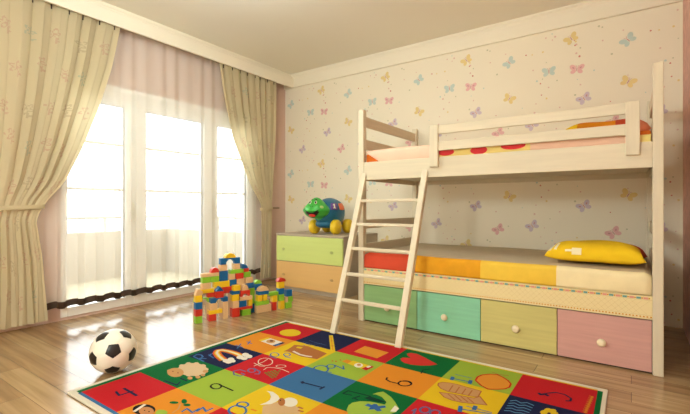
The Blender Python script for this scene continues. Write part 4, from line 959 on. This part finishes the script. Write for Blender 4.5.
BL = '''0|-.22|.78|0|1.02|g||green cube block at the foot of the leftmost tower
0|-.22|.78|1.02|2.04|r||red cube block second from the bottom of the leftmost tower
0|-.22|.78|2.04|3.06|b||blue cube block in the middle of the leftmost tower
0|-.22|.78|3.06|4.06|y||yellow cube block second from the top of the leftmost tower
0|-.26|.82|4.06|4.98|w|slope|plain wood sloped block capping the leftmost tower
0|1.75|2.85|0|1.0|r||red cube block under the yellow brick of the front gateway
0|1.72|3.80|1.0|1.6|y||long yellow brick low in the front gateway over a red cube
0|1.83|3.05|1.6|2.62|w||plain wood cube block above the long yellow brick of the gateway
0|3.86|4.68|0|2.62|w||tall plain wood pillar at the right of the front gateway
0|2.05|4.66|2.62|3.32|b|arch|blue arch block bridging the front gateway
0|2.80|4.00|3.32|4.28|r||red cube block standing on the blue gateway arch
0|2.76|4.04|4.28|5.0|b|roof|blue triangle block on the red cube over the gateway
1|-.02|.80|0|2.65|w||plain wood pillar behind the leftmost tower
1|1.90|2.80|0|2.65|w||plain wood pillar hidden behind the red gateway cube
1|3.90|4.72|0|3.65|w||tall plain wood pillar behind the gateway pillar
1|.02|2.75|2.65|3.35|g|arch|green arch block joining the leftmost tower to the gateway
1|.30|1.20|3.35|4.05|b||small blue block on the green arch beside the leftmost tower
1|1.90|3.30|3.35|4.05|r||red brick on the green arch under the yellow slab
1|.40|2.88|4.05|4.65|y||long yellow slab level with the top of the leftmost tower
1|3.60|6.22|3.65|4.65|r||long red brick in the middle of the back wall
1|5.35|6.25|0|3.65|w||tall plain wood pillar behind the middle stack
1|2.90|5.32|4.65|5.58|y||long yellow brick on the red brick of the back wall
1|1.05|2.40|4.65|5.58|w||plain wood brick on the left end of the long yellow slab
1|1.10|2.36|5.58|6.45|g||green brick at the far left of the upper back wall
1|2.40|3.66|5.58|6.45|g||green brick beside the tall blue block of the back wall
1|1.05|3.66|6.45|7.0|w||long thin plain wood plank on two green bricks
1|2.42|3.68|7.0|7.75|r|dome|red half round block on the wood plank
1|3.76|5.04|5.58|7.15|b||tall blue block under the left side of the castle top
1|3.80|4.95|7.15|8.08|w||plain wood cube block under the left end of the top blue arch
1|3.90|7.05|8.08|9.05|b|arch|wide blue arch block near the very top of the castle
1|4.60|6.35|9.05|9.78|y|dome|yellow half round block on the very top of the castle
1|5.98|7.02|7.18|8.08|w||plain wood cube block under the right end of the top blue arch
1|5.42|7.62|6.55|7.18|g||green plank below the right end of the top blue arch
1|5.15|6.22|5.65|6.55|w||plain wood cube block under the left of the upper green plank
1|6.34|7.60|5.65|6.55|r||red brick under the right of the upper green plank
1|5.36|6.46|4.65|5.65|b||blue cube block in the upper middle of the back wall
1|6.50|7.75|4.65|5.65|w||plain wood brick right of the blue cube in the back wall
1|6.34|7.30|0|4.65|w||tall plain wood pillar hidden behind the middle stack top
0|5.30|6.52|0|1.38|r||red brick at the left foot of the middle stack
-.02|6.96|8.40|0|.95|g||green brick at the right foot of the middle stack
0|6.60|8.66|.95|1.38|r||flat red plank on the green foot of the middle stack
0|5.38|6.42|1.38|2.48|w||plain wood cube block on the red foot of the middle stack
0|6.46|7.66|1.38|2.38|b||blue cube block on the flat red plank
0|8.05|8.64|1.38|2.38|y||narrow yellow block on the right of the flat red plank
0|6.60|8.64|2.38|2.98|w||flat plain wood plank over the blue cube of the middle stack
0|5.30|6.44|2.48|3.48|y||yellow cube block in the left of the middle stack
0|5.26|6.58|3.48|4.02|b||flat blue block on the yellow cube of the middle stack
0|5.56|6.66|4.02|4.86|y||yellow cube block on top of the left of the middle stack
0|6.66|8.26|2.98|3.92|r|arch|red arch block on the plank of the middle stack
0|6.93|8.00|3.92|4.80|w|dome|plain wood half round block on the red arch
1|8.52|9.50|0|1.42|b||blue block low between the middle stack and the small house
1|8.52|9.50|1.42|2.70|g||lower of the two green blocks between middle stack and small house
1|8.52|9.50|2.70|3.95|g||upper of the two green blocks between middle stack and small house
1|8.40|9.36|3.95|4.82|b||blue cube block on the two stacked green blocks
1|7.96|9.20|4.82|5.76|w||plain wood brick at the right end of the upper back wall
1|7.66|8.84|5.76|6.62|g||green brick at the right shoulder of the castle
1|7.66|8.50|6.62|7.2|r||small red block on the green shoulder brick
1|7.36|8.34|7.2|7.95|b|quarter|blue quarter round block on the right shoulder of the castle
0|9.40|11.95|0|1.2|w||wide plain wood block at the foot of the small house
0|9.36|11.56|1.2|1.85|g||flat green plank on the wood foot of the small house
0|9.62|10.36|1.85|2.85|y||left yellow block of the small house
0|10.50|11.22|1.85|2.85|y||right yellow block of the small house
0|9.62|11.52|2.85|3.42|b||flat blue block on the two yellow blocks of the small house
0|9.72|11.50|3.42|4.2|w|dome|plain wood half round roof of the small house
1|9.80|10.70|0|3.5|w||plain wood pillar behind the small house
1|9.56|10.80|3.5|4.48|b||blue cube block under the green half round behind the small house
1|9.58|10.78|4.48|5.12|g|dome|green half round block behind the small house roof
0|12.22|12.92|0|1.38|r||narrow red block under the bridge left of the right end tower
0|12.20|13.06|1.38|2.45|y||yellow block under the bridge left of the right end tower
0|11.60|13.28|2.45|3.02|g||green plank bridging towards the right end tower
0|13.66|14.42|0|1.38|y||narrow yellow block at the foot of the right end tower
0|13.34|14.36|1.38|2.48|g||green block low in the right end tower
0|13.34|14.36|2.48|3.46|b||blue block in the middle of the right end tower
0|13.34|14.40|3.46|4.54|y||yellow block under the red half round of the right end tower
0|13.18|14.66|4.54|5.2|r|dome|red half round block on top of the right end tower
0|14.64|15.78|0|1.0|g||green cube block at the right foot of the castle
0|15.10|16.00|1.0|1.94|g||green block under the rightmost blue cube
0|14.54|15.06|1.0|1.94|w||narrow plain wood block under the rightmost blue cube
0|14.76|15.88|1.94|3.04|b||rightmost blue cube block of the castle'''
for l in BL.split('\n'):
    d, s0, s1, z0, z1, col, shape, label = l.split('|')
    block(float(d)*1.0, float(s0), float(s1), float(z0), float(z1), col, shape, label)
# ------------------------------------------------------------------ light
sc = bpy.context.scene
wd = bpy.data.worlds.new('bright_overcast_sky'); sc.world = wd; wd.use_nodes = True
bg = wd.node_tree.nodes['Background']; bg.inputs['Color'].default_value = (.90, .98, 1, 1); bg.inputs['Strength'].default_value = SKY
def area(name, loc, rot, sx, sy, power, col, portal=False):
    l = bpy.data.lights.new(name, 'AREA'); l.shape = 'RECTANGLE'; l.size = sx; l.size_y = sy; l.energy = power; l.color = col
    o = bpy.data.objects.new(name, l); C.objects.link(o); o.location = loc; o.rotation_euler = rot
    if portal: l.cycles.is_portal = True
    return o
area('window_portal', (W-.12, (WY0+WY1)/2, 1.02), (0, -PI/2, 0), 2.0, 2.1, 1, (1, 1, 1), True)
lp = bpy.data.lights.new('added_ceiling_fill', 'POINT'); lp.energy = FILL; lp.color = (.87, 1, 1); lp.shadow_soft_size = .12  # added point light under the ceiling to brighten the room, no fixture
lo = bpy.data.objects.new('added_ceiling_fill', lp); C.objects.link(lo); lo.location = FILLLOC
l2 = bpy.data.lights.new('added_rear_fill', 'POINT'); l2.energy = FILL2; l2.color = lp.color; l2.shadow_soft_size = .25  # second added fill light, unseen behind the camera, no lamp stands there
l2o = bpy.data.objects.new('added_rear_fill', l2); C.objects.link(l2o); l2o.location = (-1.1, -1.3, 1.75)
vs_ = sc.view_settings; vs_.view_transform = 'Standard'; vs_.look = 'None'; vs_.gamma = 1; vs_.exposure = EXPO; vs_.use_curve_mapping = False
sc.cycles.use_denoising = True; sc.cycles.blur_glossy = 1.0; sc.cycles.max_bounces = 10; sc.cycles.diffuse_bounces = 6; sc.cycles.transparent_max_bounces = 16; sc.cycles.sample_clamp_indirect = 8
sc.cycles.caustics_reflective = True; sc.cycles.caustics_refractive = False
